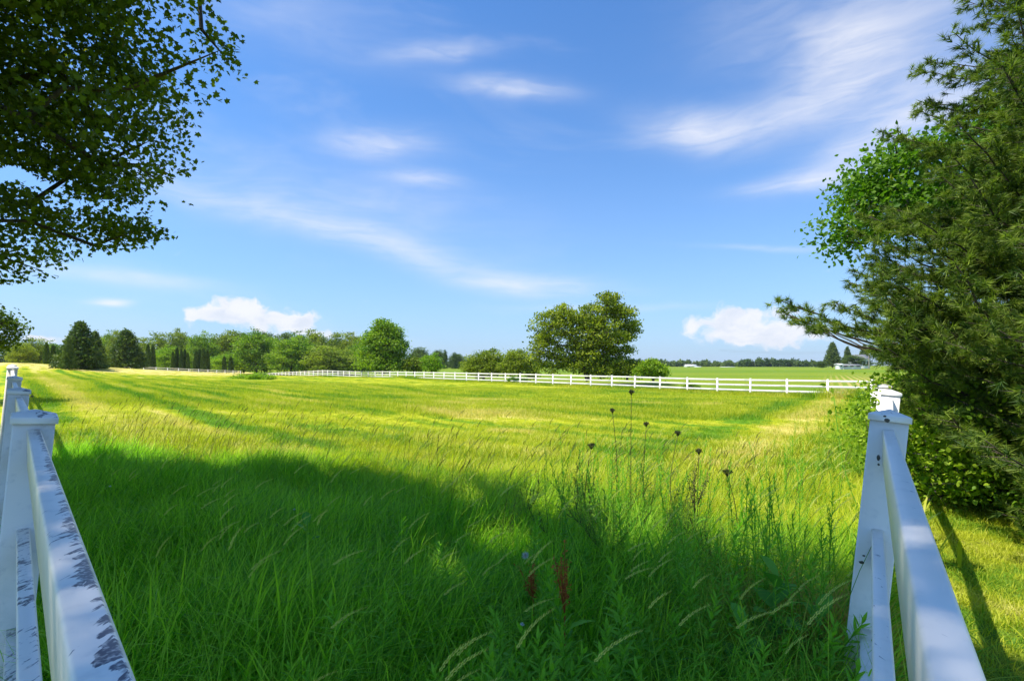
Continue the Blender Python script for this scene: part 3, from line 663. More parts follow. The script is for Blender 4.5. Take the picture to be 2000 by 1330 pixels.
broadleaf('hedge_shrub', 'second light green shrub further along the right fence, near the far corner', 'shrub', (11.3, 13.2, gz1(11.3, 13.2)),
          [(0, 0, .9, 1.4, 1.8, 1.0), (1.2, .5, 1.6, 1.6, 1.8, 1.3), (2.5, 0, 1.5, 2, 2, 1.6)], 420, 40, .075, .34, 'hedge', .06, 43, 'barkgrey', shape=LEAF6, rmin=.004, shell=.3,
          stems=[(0, 0, -.1), (.05, 0, .2)])
broadleaf('hedge_shrub', 'tall shrub behind the right fence closing off the view at the far corner', 'shrub', (20.3, 23.0, gz1(20.3, 23)),
          [(0, 0, 1.2, 2.4, 2.4, 1.4), (2, 0, 2.2, 2.6, 2.4, 1.9), (4.5, 0, 2.4, 3, 2.4, 2.2)], 380, 40, .13, .55, 'hedge', .08, 44, 'barkgrey', shape=LEAF4, rmin=.008, shell=.3,
          stems=[(0, 0, -.1), (.05, 0, .3)])
broadleaf('undergrowth_shrub', 'low dark undergrowth below the big pine beside the shadow of the rail', 'shrub', (6.0, 5.0, gz1(6, 5)),
          [(0, 0, .35, 1.2, 1.3, .5), (-.4, 1.4, .4, .9, 1.0, .5), (1.0, -1.0, .4, 1.3, 1.0, .6)], 380, 30, .055, .24, 'poplar', .03, 45, 'bark', shape=LEAF6, rmin=.003, shell=.2,
          stems=[(0, 0, -.1), (.05, 0, .1)])

# ---- the big tree beyond the far fence, from its own outline
TY = 61.0
def L_(px, py, wpx, hpx, dy=0, ry=None, base=(1150, 735)):
    k = TY / F; return ((px - base[0]) * k, dy, (base[1] - py) * k, wpx * k, (ry or wpx) * k, hpx * k)
bz = CAMZ + (HOR - 737) / F * TY
broadleaf('field_tree', 'large spreading multi-stemmed tree standing alone behind the far fence', 'tree', ((1150 - 1000) / F * TY, TY, bz),
          [L_(1070, 640, 30, 36), L_(1105, 615, 28, 20), L_(1052, 660, 18, 22), L_(1140, 640, 40, 40), L_(1160, 610, 30, 20), L_(1190, 592, 26, 22), L_(1212, 612, 28, 18), L_(1225, 640, 22, 22),
           L_(1205, 668, 34, 26), L_(1150, 685, 40, 28), L_(1100, 692, 26, 22), L_(1075, 680, 24, 20), L_(1195, 700, 30, 18), L_(1170, 573, 9, 6), L_(1236, 632, 14, 14), L_(1045, 690, 14, 14), L_(1128, 708, 34, 18), L_(1075, 712, 24, 16), L_(1165, 714, 30, 16), L_(1180, 650, 34, 30, -1)],
          760, 50, .26, .72, 'oak', .34, 51, 'bark', stems=[(0, 0, -.4), (-.3, 0, .5), (-.8, .1, 2.0), (-.3, 0, 3.6), (.4, 0, 4.6)], shell=.62, flat=.45, rmin=.03)
def lone(name, label, cat, pxc, ybase, Y, lobes, n, per, ls, cr, lm, seed, group=None, r0=.15, shell=.5):
    k = Y / F; lb = [((x - pxc) * k, dd, (ybase - y) * k, a * k, a * k, b * k) for (x, y, a, b, *q) in lobes for dd in (0,)]
    broadleaf(name, label, cat, ((pxc - 1000) / F * Y, Y, CAMZ + (HOR - ybase) / F * Y), lb, n, per, ls, cr, lm, r0, seed, 'bark', group=group, shell=shell, rmin=.02, stems=[(0, 0, -.3), (.05, 0, .5)], flat=.5)
lone('bush', 'rounded green bush left of the big tree, wider of the pair behind the fence', 'bush', 945, 736, 72, [(930, 708, 24, 20), (957, 701, 24, 20), (945, 720, 40, 16), (912, 716, 14, 15), (975, 716, 18, 16)], 330, 46, .22, .6, 'olive', 52)
lone('bush', 'bush touching the left side of the big tree, narrower of the pair behind the fence', 'bush', 1012, 736, 69, [(1012, 704, 26, 22), (1038, 724, 16, 14), (990, 716, 16, 16), (1000, 718, 20, 16), (1030, 716, 16, 18), (1018, 690, 8, 10)], 220, 46, .22, .6, 'olive', 53)
lone('bush', 'low dark bush spreading out at the right foot of the big tree', 'bush', 1225, 737, 60, [(1210, 716, 28, 18), (1240, 719, 26, 16), (1180, 722, 26, 14), (1255, 724, 20, 12)], 300, 46, .22, .55, 'oak', 54)
lone('bush', 'yellow-green bush at the right end of the growth beside the big tree', 'bush', 1276, 739, 58, [(1270, 720, 24, 18), (1288, 725, 17, 12), (1276, 710, 9, 8), (1250, 725, 16, 12)], 190, 44, .2, .5, 'ash', 55)
lone('field_tree', 'upright bright green tree behind the fence halfway between the woods and the big tree', 'tree', 748, 729, 93,
     [(748, 660, 26, 26), (735, 690, 32, 26), (765, 680, 28, 30), (750, 640, 20, 16), (725, 665, 16, 18), (752, 712, 42, 14), (772, 655, 14, 16), (708, 700, 14, 20)], 520, 50, .34, .95, 'ash', 56, r0=.3, shell=.6)
lone('shrub', 'brownish green shrub just right of the upright tree behind the fence', 'shrub', 808, 727, 92, [(805, 710, 16, 14), (818, 714, 14, 11)], 130, 40, .3, .7, 'olive', 57)
lone('shrub', 'pale yellow-green young shrub between the upright tree and the bushes', 'shrub', 842, 727, 90, [(838, 708, 14, 13), (850, 700, 8, 10), (845, 716, 18, 9)], 130, 36, .26, .6, 'hedge', 58)
lone('shrub', 'weedy green clump growing under the far fence rails right of the big tree', 'plant', 1350, 762, 45, [(1350, 756, 14, 6), (1345, 752, 6, 5)], 60, 40, .12, .25, 'ash', 59, r0=.03)
lone('shrub', 'dark tuft of weeds in front of the far fence below the bushes', 'plant', 1012, 745, 62, [(1012, 741, 20, 5)], 60, 50, .14, .3, 'poplar', 60, r0=.03)
lone('shrub', 'bushy weeds hiding the left end of the far white fence', 'plant', 495, 742, 62, [(500, 737, 26, 6), (475, 738, 18, 4), (525, 738, 14, 4)], 150, 46, .16, .4, 'hedge', 61, r0=.03)

# ---- copies of prototype trees for the wooded left side
def proto_round(seed, lm, n=300, per=40, ls=.034, shape=LEAF4):
    r = np.random.default_rng(seed); lobes = [(0, 0, .5, .36, .36, .36)]
    for i in range(8):
        a = i * 2.4; z = .30 + .5 * r.uniform(); q = .22 * (1 - abs(z - .45)) + .06; lobes.append((cos(a) * .26 * (1.15 - z), sin(a) * .26 * (1.15 - z), z, q, q, q * .85))
    lobes.append((r.normal(0, .05), 0, .80, .26, .26, .2)); lobes.append((0, 0, .2, .46, .46, .2)); lobes.append((0, 0, .1, .4, .4, .12)); lobes.append((.1, 0, .6, .36, .36, .3))
    return lobes, n, per, ls, lm, seed
def build_proto(name, args, bark='bark'):
    lobes, n, per, ls, lm, seed = args; r = np.random.default_rng(seed)
    cl = sample_lobes(lobes, n, r, .65); root = thing(name, 'x', 'tree')
    skeleton(root, [(0, 0, -.03), (0, 0, .12), (.01, 0, .3)], cl[:160], r, .022, M[bark], k=4, step=.12, rmin=.002, bend=.02)
    pts, tint = cluster_leaves(cl, per, .085, r, .55); tint = np.clip(tint + r.normal(0, .12, len(tint)), 0, .92)
    link('crown', leaves_mesh('crown', pts, ls, M[lm], r, LEAF4, up=.5, tint=tint), root); return root
def proto_conifer(seed, lm):
    r = np.random.default_rng(seed); root = thing('spruce_tree', 'x', 'tree'); pts = []; tint = []
    wood = Buf(); wood.tube([(0, 0, -.03), (0, 0, .5), (0, 0, .97)], [.02, .012, .003], 6)
    for i in range(190):
        z = .04 + .93 * (i / 190); a = i * 2.399; L = .46 * (1 - z) ** .8 * r.uniform(.75, 1.15) + .015
        e = np.array([cos(a) * L, sin(a) * L, -.02 + .1 * L]); wood.tube([(0, 0, z), tuple(np.array([0, 0, z]) + e * .9)], [.004, .001], 3, False)
        m_ = int(14 + 150 * L); t_ = r.uniform(.25, 1, m_) ** .7
        p = np.array([0, 0, z]) + e * t_[:, None] + r.normal(size=(m_, 3)) * np.array([.028, .028, .018]) * (1.2 - .5 * t_[:, None]); pts.append(p); tint.append(np.clip(np.full(m_, r.normal(.45, .2)), 0, .9))
    link('trunk', wood.mesh('trunk', M['bark']), root)
    link('crown', leaves_mesh('crown', np.concatenate(pts), .042, M[lm], r, LEAF4, up=.4, tint=np.concatenate(tint)), root); return root
def proto_column(seed):
    r = np.random.default_rng(seed); root = thing('arborvitae', 'x', 'tree'); n = 3600
    z = r.uniform(0.02, .98, n); prof = .5 * np.clip((1 - z), 0, 1) ** .45 * np.clip(.8 + z * .6, 0, 1); a = r.uniform(0, 2 * pi, n); q = prof * r.uniform(.7, 1.0, n)
    pts = np.stack([np.cos(a) * q, np.sin(a) * q, z], 1)
    wood = Buf(); wood.tube([(0, 0, -.03), (0, 0, .9)], [.05, .01], 5); link('trunk', wood.mesh('trunk', M['bark']), root)
    link('crown', leaves_mesh('crown', pts, .12, M['arbor'], r, LEAF4, up=.2), root); return root
PR = {}
for k_, (sd, lm) in {'ashA': (71, 'ash'), 'ashB': (72, 'ash'), 'oliveA': (73, 'olive'), 'oakA': (74, 'oak'), 'farA': (75, 'farwood'), 'farB': (76, 'farwood'), 'hedgeA': (77, 'hedge')}.items():
    PR[k_] = [build_proto('broadleaf_tree', proto_round(sd, lm)), False]
PR['conA'] = [proto_conifer(81, 'spruce'), False]; PR['conB'] = [proto_conifer(82, 'spruce'), False]; PR['col'] = [proto_column(83), False]
def put_tree(kind, x0, x1, ytop, ybase, Y, label, group=None, rz=None, name=None, nosink=False, cat='tree'):
    pr = PR[kind]; k = Y / F; wdt = (x1 - x0) * k; h = (ybase - ytop) * k
    if not pr[1]: root = pr[0]; pr[1] = True; kids = None
    else:
        root = pr[0].copy(); C.objects.link(root)
        for ch in pr[0].children: c = ch.copy(); C.objects.link(c); c.parent = root
    root.location = (((x0 + x1) / 2 - 1000) * k, Y, CAMZ + (HOR - ybase) * k)
    root.rotation_euler = (0, 0, rng.uniform(0, 6) if rz is None else rz); root.scale = (wdt, wdt, h)
    root['label'] = label; root['category'] = cat
    if 'group' in root: del root['group']
    if group: root['group'] = group
    if name: root.name = name
    return root
# nearer dark conifers on the left
put_tree('conA', 108, 206, 626, 724, 74, 'tallest dark blue-green conifer on the left, above the hidden start of the fence', name='spruce_tree')
put_tree('conB', 160, 212, 645, 724, 78, 'conifer leaning on the right flank of the tallest one at the left')
put_tree('conB', 205, 290, 642, 722, 92, 'broad dark conifer right of the tallest pair, over the fence end')
put_tree('conA', 118, 150, 655, 723, 70, 'small conifer at the left foot of the tallest dark conifer')
# narrow evergreens
def cols(lst, Y, yb, where, group):
    words = ['leftmost', 'second', 'third', 'fourth', 'fifth']
    for i, (xc, yt, wd) in enumerate(lst):
        put_tree('col', xc - wd / 2, xc + wd / 2, yt, yb, Y + (i % 2) * 1.5, '%s narrow dark evergreen %s' % (words[i], where), group)
cols([(91, 671, 12), (104, 676, 14)], 86, 716, 'of the two at the far left, before the pale woods', 'narrow evergreens at the far left')
cols([(289, 674, 12), (299, 675, 11)], 118, 722, 'of the pair right of the broad conifer', 'pair of narrow evergreens by the conifer')
cols([(338, 688, 9), (346, 681, 10), (354, 684, 9), (361, 683, 10), (367, 690, 8)], 128, 723, 'in the row of five behind the fence', 'row of five narrow evergreens')
cols([(383, 686, 11), (390, 684, 12), (397, 682, 12), (405, 684, 11)], 130, 725, 'in the tight block of four behind the fence', 'block of four narrow evergreens')
cols([(438, 697, 10), (451, 698, 11)], 136, 726, 'of the short pair below the round green trees', 'short pair of narrow evergreens')
# woods: nearer row
WL = [('hedgeA', 302, 346, 676, 150), ('oliveA', 286, 366, 650, 175), ('oakA', 340, 365, 644, 205), ('ashA', 362, 420, 646, 165), ('oakA', 400, 480, 648, 178), ('ashB', 455, 545, 645, 148),
      ('ashA', 525, 612, 655, 144), ('oliveA', 592, 690, 678, 142), ('hedgeA', 415, 470, 690, 146), ('oakA', 605, 650, 672, 165), ('oliveA', 640, 705, 684, 152), ('ashB', 560, 606, 650, 200), ('oakA', 590, 645, 646, 212),
      ('oliveA', 630, 690, 651, 206), ('oakA', 665, 722, 652, 200), ('ashA', 680, 735, 664, 180), ('oliveA', 212, 250, 646, 190), ('ashB', 195, 235, 648, 200), ('oliveA', 255, 300, 660, 185),
      ('oliveA', 38, 92, 662, 120), ('oakA', 20, 62, 672, 110), ('ashB', 70, 120, 668, 140), ('farA', 430, 500, 650, 230), ('farB', 480, 560, 652, 235), ('farA', 540, 600, 651, 238), ('farB', 500, 530, 650, 225)]
adj = {'hedgeA': 'bright yellow-green', 'oliveA': 'olive green', 'oakA': 'deep green', 'ashA': 'fresh green', 'ashB': 'mid green rounded', 'farA': 'dull green distant', 'farB': 'hazy green distant'}
lm_txt = ['beside the narrow pair of evergreens', 'behind the row of five narrow evergreens', 'poking above the ridge right of the conifers', 'behind the block of four evergreens', 'above the gap right of the block of evergreens',
          'broad and rounded, largest in the middle of the woods', 'round-headed just right of the largest one', 'low and spreading toward the upright field tree', 'small, above the short pair of evergreens', 'dark, tucked behind the low spreading one',
          'low, at the left foot of the upright field tree', 'on the ridge behind the round-headed one', 'on the ridge below the right end of the cloud', 'on the ridge left of the upright field tree', 'on the ridge touching the upright field tree',
          'beside the upper left of the upright field tree', 'feathery, between the two big conifers', 'behind the right shoulder of the tallest conifer', 'right of the broad dark conifer', 'pale, by the left edge of the woods',
          'leftmost of the woods over the grassy rise', 'behind the far left narrow evergreens', 'on the skyline left of the woods middle', 'on the skyline behind the largest rounded tree', 'on the skyline right of the largest rounded tree', 'small, on the skyline above the largest rounded tree']
for (kd, x0, x1, yt, Y), tx in zip(WL, lm_txt): put_tree(kd, x0 - 9, x1 + 9, yt - 3, 727 if Y > 125 else 722, Y, '%s tree %s' % (adj[kd], tx))
# far dark trees between 790 and 905
for i, (x0, x1, yt, Y, tx) in enumerate([(790, 850, 677, 300, 'right of the upright field tree'), (835, 875, 683, 320, 'behind the pale young shrub'), (862, 876, 682, 280, 'standing up narrow above the low tree line'),
                                  (870, 915, 690, 310, 'left of the wide bush'), (880, 896, 687, 285, 'small and pointed just left of the wide bush'), (900, 950, 700, 330, 'behind the wide bush')]):
    put_tree('farA' if i % 2 else 'farB', x0, x1, yt, 721, Y, 'distant dark bluish tree ' + tx)
put_tree('conA', 1606, 1646, 667, 717, 260, 'tall dark pointed conifer on the right horizon by the farmhouse')
put_tree('conB', 1642, 1668, 676, 717, 275, 'slimmer conifer behind the farmhouse yard on the right horizon')
put_tree('conA', 1672, 1704, 672, 717, 285, 'dark conifer behind the utility pole on the right horizon')
put_tree('farA', 1640, 1692, 693, 716, 250, 'low round yard tree in front of the farmhouse on the right horizon')
put_tree('farB', 1592, 1616, 704, 718, 245, 'small bush-like tree left of the tall pointed horizon conifer')

# ---- distant woods as masses
def wood(label, x0, x1, Y, ybase, topf, n, ls, seed):
    r = np.random.default_rng(seed); k = Y / F; cx = (x0 + x1) / 2
    base = ((cx - 1000) * k, Y, CAMZ + (HOR - ybase) * k)
    m_ = max(6, int((x1 - x0) / 3.2)); cl = []
    for i in range(m_):
        px = x0 + (x1 - x0) * (i + r.uniform()) / m_; h = (ybase - topf(px)) * r.uniform(.8, 1.04) * k; ww = r.uniform(5, 9) * k; dy = r.uniform(0, 30)
        q = sample_lobes([(0, 0, h * .55, ww * .8, ww, h * .45), (r.normal() * ww * .3, 0, h * .3, ww, ww, h * .3)], n // m_, r, .7); q[:, 0] += (px - cx) * k; q[:, 1] += dy; cl.append(q)
    pts = np.concatenate(cl); tint = np.clip(np.repeat(r.normal(.4, .2, m_), n // m_), 0, .9)
    o = link('distant_wood', leaves_mesh('distant_wood', pts, ls, M['farwood'], r, LEAF4, tint=tint), None, base)
    tag(o, label, 'woodland', kind='stuff')
wood('hazy low line of distant woods right of the big tree', 1230, 1475, 620, 719, lambda x: 702 + 4 * (x - 1230) / 240 + 2 * sin(x * .13), 26000, 2.0, 91)
wood('rounded distant woodland mound left of the horizon conifer', 1455, 1612, 520, 719, lambda x: 700 + 10 * abs((x - 1520) / 92) ** 3 + 1.2 * sin(x * .3), 22000, 1.8, 92)
wood('dark distant woods seen low behind the bushes', 780, 1080, 500, 721, lambda x: 700 + 4 * sin(x * .03), 22000, 1.7, 93)
wood('far woods behind the left conifers and rounded trees', -60, 760, 262, 724, lambda x: (658 if x > 280 else 668) + 4 * sin(x * .031) + 3 * sin(x * .09), 46000, 1.2, 94)

# ---- farm buildings on the horizon
def house(name, label, cat, pxc, ybase, Y, wpx, wallpx, roofpx, dep, doors=2):
    k = Y / F; t_ = thing(name, label, cat, ((pxc - 1000) * k, Y, CAMZ + (HOR - ybase) * k)); hw, h, rh, dp = wpx * k / 2, wallpx * k, roofpx * k, dep
    b = Buf(); V = [(-hw, 0, -1), (hw, 0, -1), (hw, dp, -1), (-hw, dp, -1), (-hw, 0, h), (hw, 0, h), (hw, dp, h), (-hw, dp, h), (-hw, dp / 2, h + rh), (hw, dp / 2, h + rh)]
    b.add(V, [(0, 1, 5, 4), (1, 2, 6, 9, 5), (2, 3, 7, 6), (3, 0, 4, 8, 7)]); link('wall', b.mesh('wall', M['wall']), t_)
    b = Buf(); e = .4; th = .15
    for s0, s1 in (((-e, h - .1), (dp / 2, h + rh + .1)), ((dp / 2, h + rh + .1), (dp + e, h - .1))):
        (ya, za), (yb, zb) = s0, s1; V = [(-hw - e, ya, za), (hw + e, ya, za), (hw + e, yb, zb), (-hw - e, yb, zb)]; V += [(x, y, z + th) for x, y, z in V]
        b.add(V, [(0, 1, 2, 3), (4, 5, 6, 7), (0, 1, 5, 4), (1, 2, 6, 5), (2, 3, 7, 6), (3, 0, 4, 7)])
    link('roof', b.mesh('roof', M['roof'] if cat in ('house', 'outbuilding') else M['wall']), t_)
    for i in range(doors):
        b = Buf(); x = -hw + hw * 2 * (i + .5) / doors; b.box((x, -.03, h * .45), (hw * .14 + .2, .03, h * .28)); link('window', b.mesh('window', M['glassdark']), t_)
house('barn', 'small white barn far off on the horizon right of the big tree', 'barn', 1351, 718, 560, 20, 3.6, 2.2, 9, 2)
house('shed', 'low pale shed roof attached beside the distant white barn', 'shed', 1364, 718.6, 548, 12, 1.8, .8, 6, 1)
house('shed', 'long low pale shed at the foot of the distant woods', 'shed', 1424, 718.6, 500, 26, 1.1, .7, 7, 3)
house('farmhouse', 'grey-roofed farmhouse half hidden by yard trees on the right horizon', 'house', 1688, 716, 262, 22, 15, 8, 8, 3)
house('garage', 'long low white outbuilding under the yard tree on the right horizon', 'outbuilding', 1664, 717, 240, 36, 3.6, 1.2, 5, 3)
house('shed', 'small white box shed left of the long white outbuilding', 'shed', 1643, 717, 236, 8, 5, 1, 3, 1)
k = 205 / F
pl = thing('utility_pole', 'wooden utility pole with crossarm on the right horizon', 'pole', ((1697 - 1000) * k, 205, CAMZ + (HOR - 716) * k))
b = Buf(); b.tube([(0, 0, -1), (0, 0, 34 * k)], [.16, .11], 8); link('pole', b.mesh('pole', M['polewood']), pl)
b = Buf(); b.box((0, -.12, 32 * k), (1.1, .05, .06)); link('crossarm', b.mesh('crossarm', M['polewood']), pl)
for s_ in (-.9, -.35, .35, .9):
    b = Buf(); b.tube([(s_, -.12, 32 * k + .06), (s_, -.12, 32 * k + .25)], [.05, .03], 6); link('insulator', b.mesh('insulator', M['roof']), pl)
for dz in (32.0, 29.5):
    b = Buf(); pts = [(-60 + 60 * i / 8 * 2 * .5, -.1, dz * k + .3 - 1.2 * 4 * (i / 8) * (1 - i / 8)) for i in range(9)]; b.tube(pts, [.02] * 9, 3); link('wire', b.mesh('wire', M['roof']), pl)

# ------------------------------------------------------------------ grass
def blade_buf(r, n, rad, L0, L1, w0, lean0, lean1, dirspread, segs=4, bend=.8, fold=False):
    """n blades bending mostly towards +X"""
    base = r.normal(size=(n, 2)) * rad; L = r.uniform(L0, L1, n); a = r.normal(0, dirspread, n); ln = r.uniform(lean0, lean1, n); wdt = w0 * r.uniform(.6, 1.3, n)
    hd = np.stack([np.cos(a), np.sin(a)], 1); sd = np.stack([-np.sin(a + r.normal(0, .6, n)), np.cos(a)], 1)
    V = []; ang = ln[:, None] + bend * r.uniform(.3, 1.4, n)[:, None] * (np.arange(segs)[None, :] / segs) ** 1.4
    pos = np.zeros((n, 3)); pos[:, :2] = base; rows = [pos.copy()]
    for i in range(segs):
        st = L / segs; pos = pos + np.stack([hd[:, 0] * np.sin(ang[:, i]) * st, hd[:, 1] * np.sin(ang[:, i]) * st, np.cos(ang[:, i]) * st], 1); rows.append(pos.copy())
    VV = []
    for i, p in enumerate(rows[:-1]):
        ww = wdt * (.75, 1.0, .9, .6, .4, .3)[min(i, 5)] if segs > 2 else wdt * (1, .6)[i]
        o = np.stack([sd[:, 0] * ww / 2, sd[:, 1] * ww / 2, np.zeros(n)], 1); VV += [p - o, p + o]
    VV.append(rows[-1]); k_ = len(VV); V = np.stack(VV, 1).reshape(-1, 3)
    quads = np.array([(2 * i, 2 * i + 1, 2 * i + 3, 2 * i + 2) for i in range(segs - 1)]); off = (np.arange(n) * k_)[:, None, None]
    Q = (quads[None] + off).reshape(-1, 4) if segs > 1 else np.zeros((0, 4), int); T3 = np.array([[2 * segs - 2, 2 * segs - 1, 2 * segs]])[None] + off
    tint = np.clip(r.normal(.45, .36, n), 0, .92); tint[r.uniform(size=n) < .045] = 1
    return V, Q, T3.reshape(-1, 3), np.repeat(tint, k_), rows
def blades_mesh(name, parts, material):
    B = Buf()
    for (V, Q, T3, tint, _) in parts:
        n0 = B.n
        B.V.append(V); B.F.extend((Q + n0).ravel().tolist()); B.S.extend([4] * len(Q)); B.F.extend((T3 + n0).ravel().tolist()); B.S.extend([3] * len(T3)); B.T.append(tint); B.n += len(V)
    return B.mesh(name, material)
def seed_spike(B, p, d, L, wd, r, kind='spike'):
    """seed head: short scales along an axis"""
    d = np.array(d) / np.linalg.norm(d); a = np.cross(d, [.2, .9, .1]); a /= np.linalg.norm(a); c = np.cross(d, a); n = int(L / .0028)
    for i in range(n):
        t_ = i / n; q = p + d * L * t_ + np.array([.25 * L * t_ * t_, 0, -.2 * L * t_ * t_]); th = i * 2.4; s_ = (cos(th) * a + sin(th) * c); ww = wd * (1 - .6 * t_) * sin(pi * min(1, .15 + t_ * .85)) ** .4
        B.add([q - d * .002, q + s_ * ww + d * .004, q + d * .012 + s_ * ww * .6], [(0, 1, 2)], .3 + .5 * r.uniform())
def instancer(name, label, pts, variants, rot, scale, var, tilt=None, matname=None, cat='grass'):
    me = bpy.data.meshes.new(name); me.vertices.add(len(pts)); me.vertices.foreach_set('co', np.asarray(pts, np.float32).ravel())
    for nm, ar, ty in (('rz', rot, 'FLOAT'), ('sc', scale, 'FLOAT'), ('vr', var, 'INT'), ('tl', tilt if tilt is not None else np.zeros(len(pts)), 'FLOAT')):
        at = me.attributes.new(nm, ty, 'POINT'); at.data.foreach_set('value', np.asarray(ar, np.int32 if ty == 'INT' else np.float32))
    me.update(); o = link(name, me); tag(o, label, cat, kind='stuff')
    ng = bpy.data.node_groups.new(name, 'GeometryNodeTree'); ng.interface.new_socket('Geometry', in_out='INPUT', socket_type='NodeSocketGeometry'); ng.interface.new_socket('Geometry', in_out='OUTPUT', socket_type='NodeSocketGeometry')
    N, Lk = ng.nodes, ng.links; gi = N.new('NodeGroupInput'); go = N.new('NodeGroupOutput'); g2i = N.new('GeometryNodeGeometryToInstance'); first = None
    for i, v in enumerate(variants):
        child = link('grass_tuft', v, o); child['kind'] = 'stuff'; child.location = tuple(pts[i * 7 % len(pts)])
        oi = N.new('GeometryNodeObjectInfo'); oi.inputs['Object'].default_value = child; oi.inputs['As Instance'].default_value = True; Lk.new(oi.outputs['Geometry'], g2i.inputs[0])
    ip = N.new('GeometryNodeInstanceOnPoints'); Lk.new(gi.outputs[0], ip.inputs['Points'])
    jg = N.new('GeometryNodeJoinGeometry')
    for l_ in list(ng.links):
        if l_.to_node == g2i: ng.links.remove(l_)
    for nd in N:
        if nd.bl_idname == 'GeometryNodeObjectInfo': Lk.new(nd.outputs['Geometry'], jg.inputs[0])
    N.remove(g2i)
    Lk.new(jg.outputs[0], ip.inputs['Instance']); ip.inputs['Pick Instance'].default_value = True
    def na(nm, ty):
        q = N.new('GeometryNodeInputNamedAttribute'); q.data_type = ty; q.inputs[0].default_value = nm; return q.outputs[0]
    Lk.new(na('vr', 'INT'), ip.inputs['Instance Index'])
    cx_ = N.new('ShaderNodeCombineXYZ'); Lk.new(na('rz', 'FLOAT'), cx_.inputs[2]); Lk.new(na('tl', 'FLOAT'), cx_.inputs[0]); Lk.new(cx_.outputs[0], ip.inputs['Rotation']); Lk.new(na('sc', 'FLOAT'), ip.inputs['Scale'])
    Lk.new(ip.outputs[0], go.inputs[0]); md = o.modifiers.new('grass', 'NODES'); md.node_group = ng
    return o
def in_field(X, Y, margin=0):
    """inside the wedge between the two fences"""
    x = X - CX; dl = x * cos(R(44.1)) + Y * sin(R(44.1)); dr = Y * RF[0] - x * RF[1]
    return (dl > margin) & (dr > margin), dl, dr
def scatter(n, y0, y1, power, xr=1.12, xl=1.12):
    """more points near the eye; density falls with distance to the given power"""
    u = rng.uniform(0, 1, n); e = 2 - power
    Y = (y0 ** e + u * (y1 ** e - y0 ** e)) ** (1 / e) if abs(e) > 1e-6 else y0 * (y1 / y0) ** u
    X = rng.uniform(-xl, xr, n) * Y
    return X, Y
r = np.random.default_rng(101)
longv = [blades_mesh('grass_tuft', [blade_buf(r, 15, .085, .30, .62, .0125, .05, .75, 1.1, 5, 1.9), blade_buf(r, 6, .06, .5, .8, .006, .05, .5, .8, 5, 1.7), blade_buf(r, 10, .1, .15, .35, .012, .1, 1.0, 1.6, 3, 1.2)], M['lush']) for _ in range(4)] + [blades_mesh('grass_tuft', [blade_buf(r, 11, .08, .35, .7, .021, .1, .7, 1.1, 6, 2.1), blade_buf(r, 8, .06, .4, .7, .006, .05, .5, .7, 5, 1.5)], M['lush'])]
midv = [blades_mesh('grass_tuft', [blade_buf(r, 34, .11, .06, .22, .0075, .05, 1.0, 2.5, 3, 1.1)], M['meadow']) for _ in range(4)]
farv = [blades_mesh('grass_tuft', [blade_buf(r, 44, .28, .07, .20, .016, .05, .7, 1.8, 2, .7)], M['meadow']) for _ in range(3)]
# long lush grass in the near part of the wedge
X, Y = scatter(15000, .55, 8.2, .6); x2 = X
near_edge = 6.9 - .25 * X + .5 * np.sin(X * 1.7) ; ins, dl, dr = in_field(X, Y, .02)
keepm = ins & (Y < near_edge + rng.normal(0, .5, len(X))); X, Y = X[keepm], Y[keepm]
xe = rng.uniform(-1, 1.6, 900); ye = rng.uniform(.15, 1.2, 900); iN, _, _ = in_field(xe, ye, .03); X = np.append(X, xe[iN]); Y = np.append(Y, ye[iN])
sc = rng.uniform(.62, 1.12, len(X)) * np.clip(1.12 - .05 * Y, .6, 1.1)
dist0 = np.hypot(X, Y); kk = dist0 > .55; X, Y, sc, dist0 = X[kk], Y[kk], sc[kk], dist0[kk]; sc *= np.clip(.55 + dist0 * .25, .6, 1); lowf = np.sin(X * 1.9 + 1.3 * np.sin(Y * 1.1)) * np.sin(Y * 2.3 + X * .7); sc *= 1 + .20 * lowf
instancer('long_grass', 'long lush green grass leaning right in the shaded foreground', np.stack([X, Y, gz(X, Y) - .01], 1), longv, rng.normal(0, .6, len(X)) + .7 * lowf + .35 * np.sin(X * 5 + Y * 3), sc, rng.integers(0, 5, len(X)), rng.normal(0, .12, len(X)))
print('long', len(X))
# mid field
X, Y = scatter(42000, 3.5, 24, 1.0); ins, dl, dr = in_field(X, Y, .02); kk = ins & (Y > 5.2 - .25 * X + rng.normal(0, .4, len(X))); X, Y, dr = X[kk], Y[kk], dr[kk]
sc = rng.uniform(.5, 1.3, len(X)) * np.where(dr < 1.3, 1.5, 1.0) * (1 + .35 * np.sin(X * 1.3 + 2 * np.sin(Y * .8)) * np.sin(Y * 1.7 + X * .6)); sc *= np.clip(1.45 - .055 * Y, .55, 1.05); pk = rng.uniform(size=len(X)) < .012; sc[pk] *= 1.6
instancer('meadow_grass', 'short sunlit yellow-green grass of the middle pasture', np.stack([X, Y, gz(X, Y) - .01], 1), midv, rng.uniform(-1.2, 1.2, len(X)), sc, rng.integers(0, 4, len(X)))
print('mid', len(X))
X, Y = scatter(42000, 18, 95, 1.15, 1.0, 1.1); fenceside = X * .0187 + Y * .01622 < 1.02; ins, dl, dr = in_field(X, Y, .05); kk = (fenceside | (X < -25)) & ins; X, Y = X[kk], Y[kk]
instancer('far_grass', 'sunlit grass of the far pasture up to the fence', np.stack([X, Y, gz(X, Y) - .01], 1), farv, rng.uniform(0, 6, len(X)), rng.uniform(.7, 1.3, len(X)) * np.where(Y > 50, .55, 1.), rng.integers(0, 3, len(X)))
print('far', len(X))
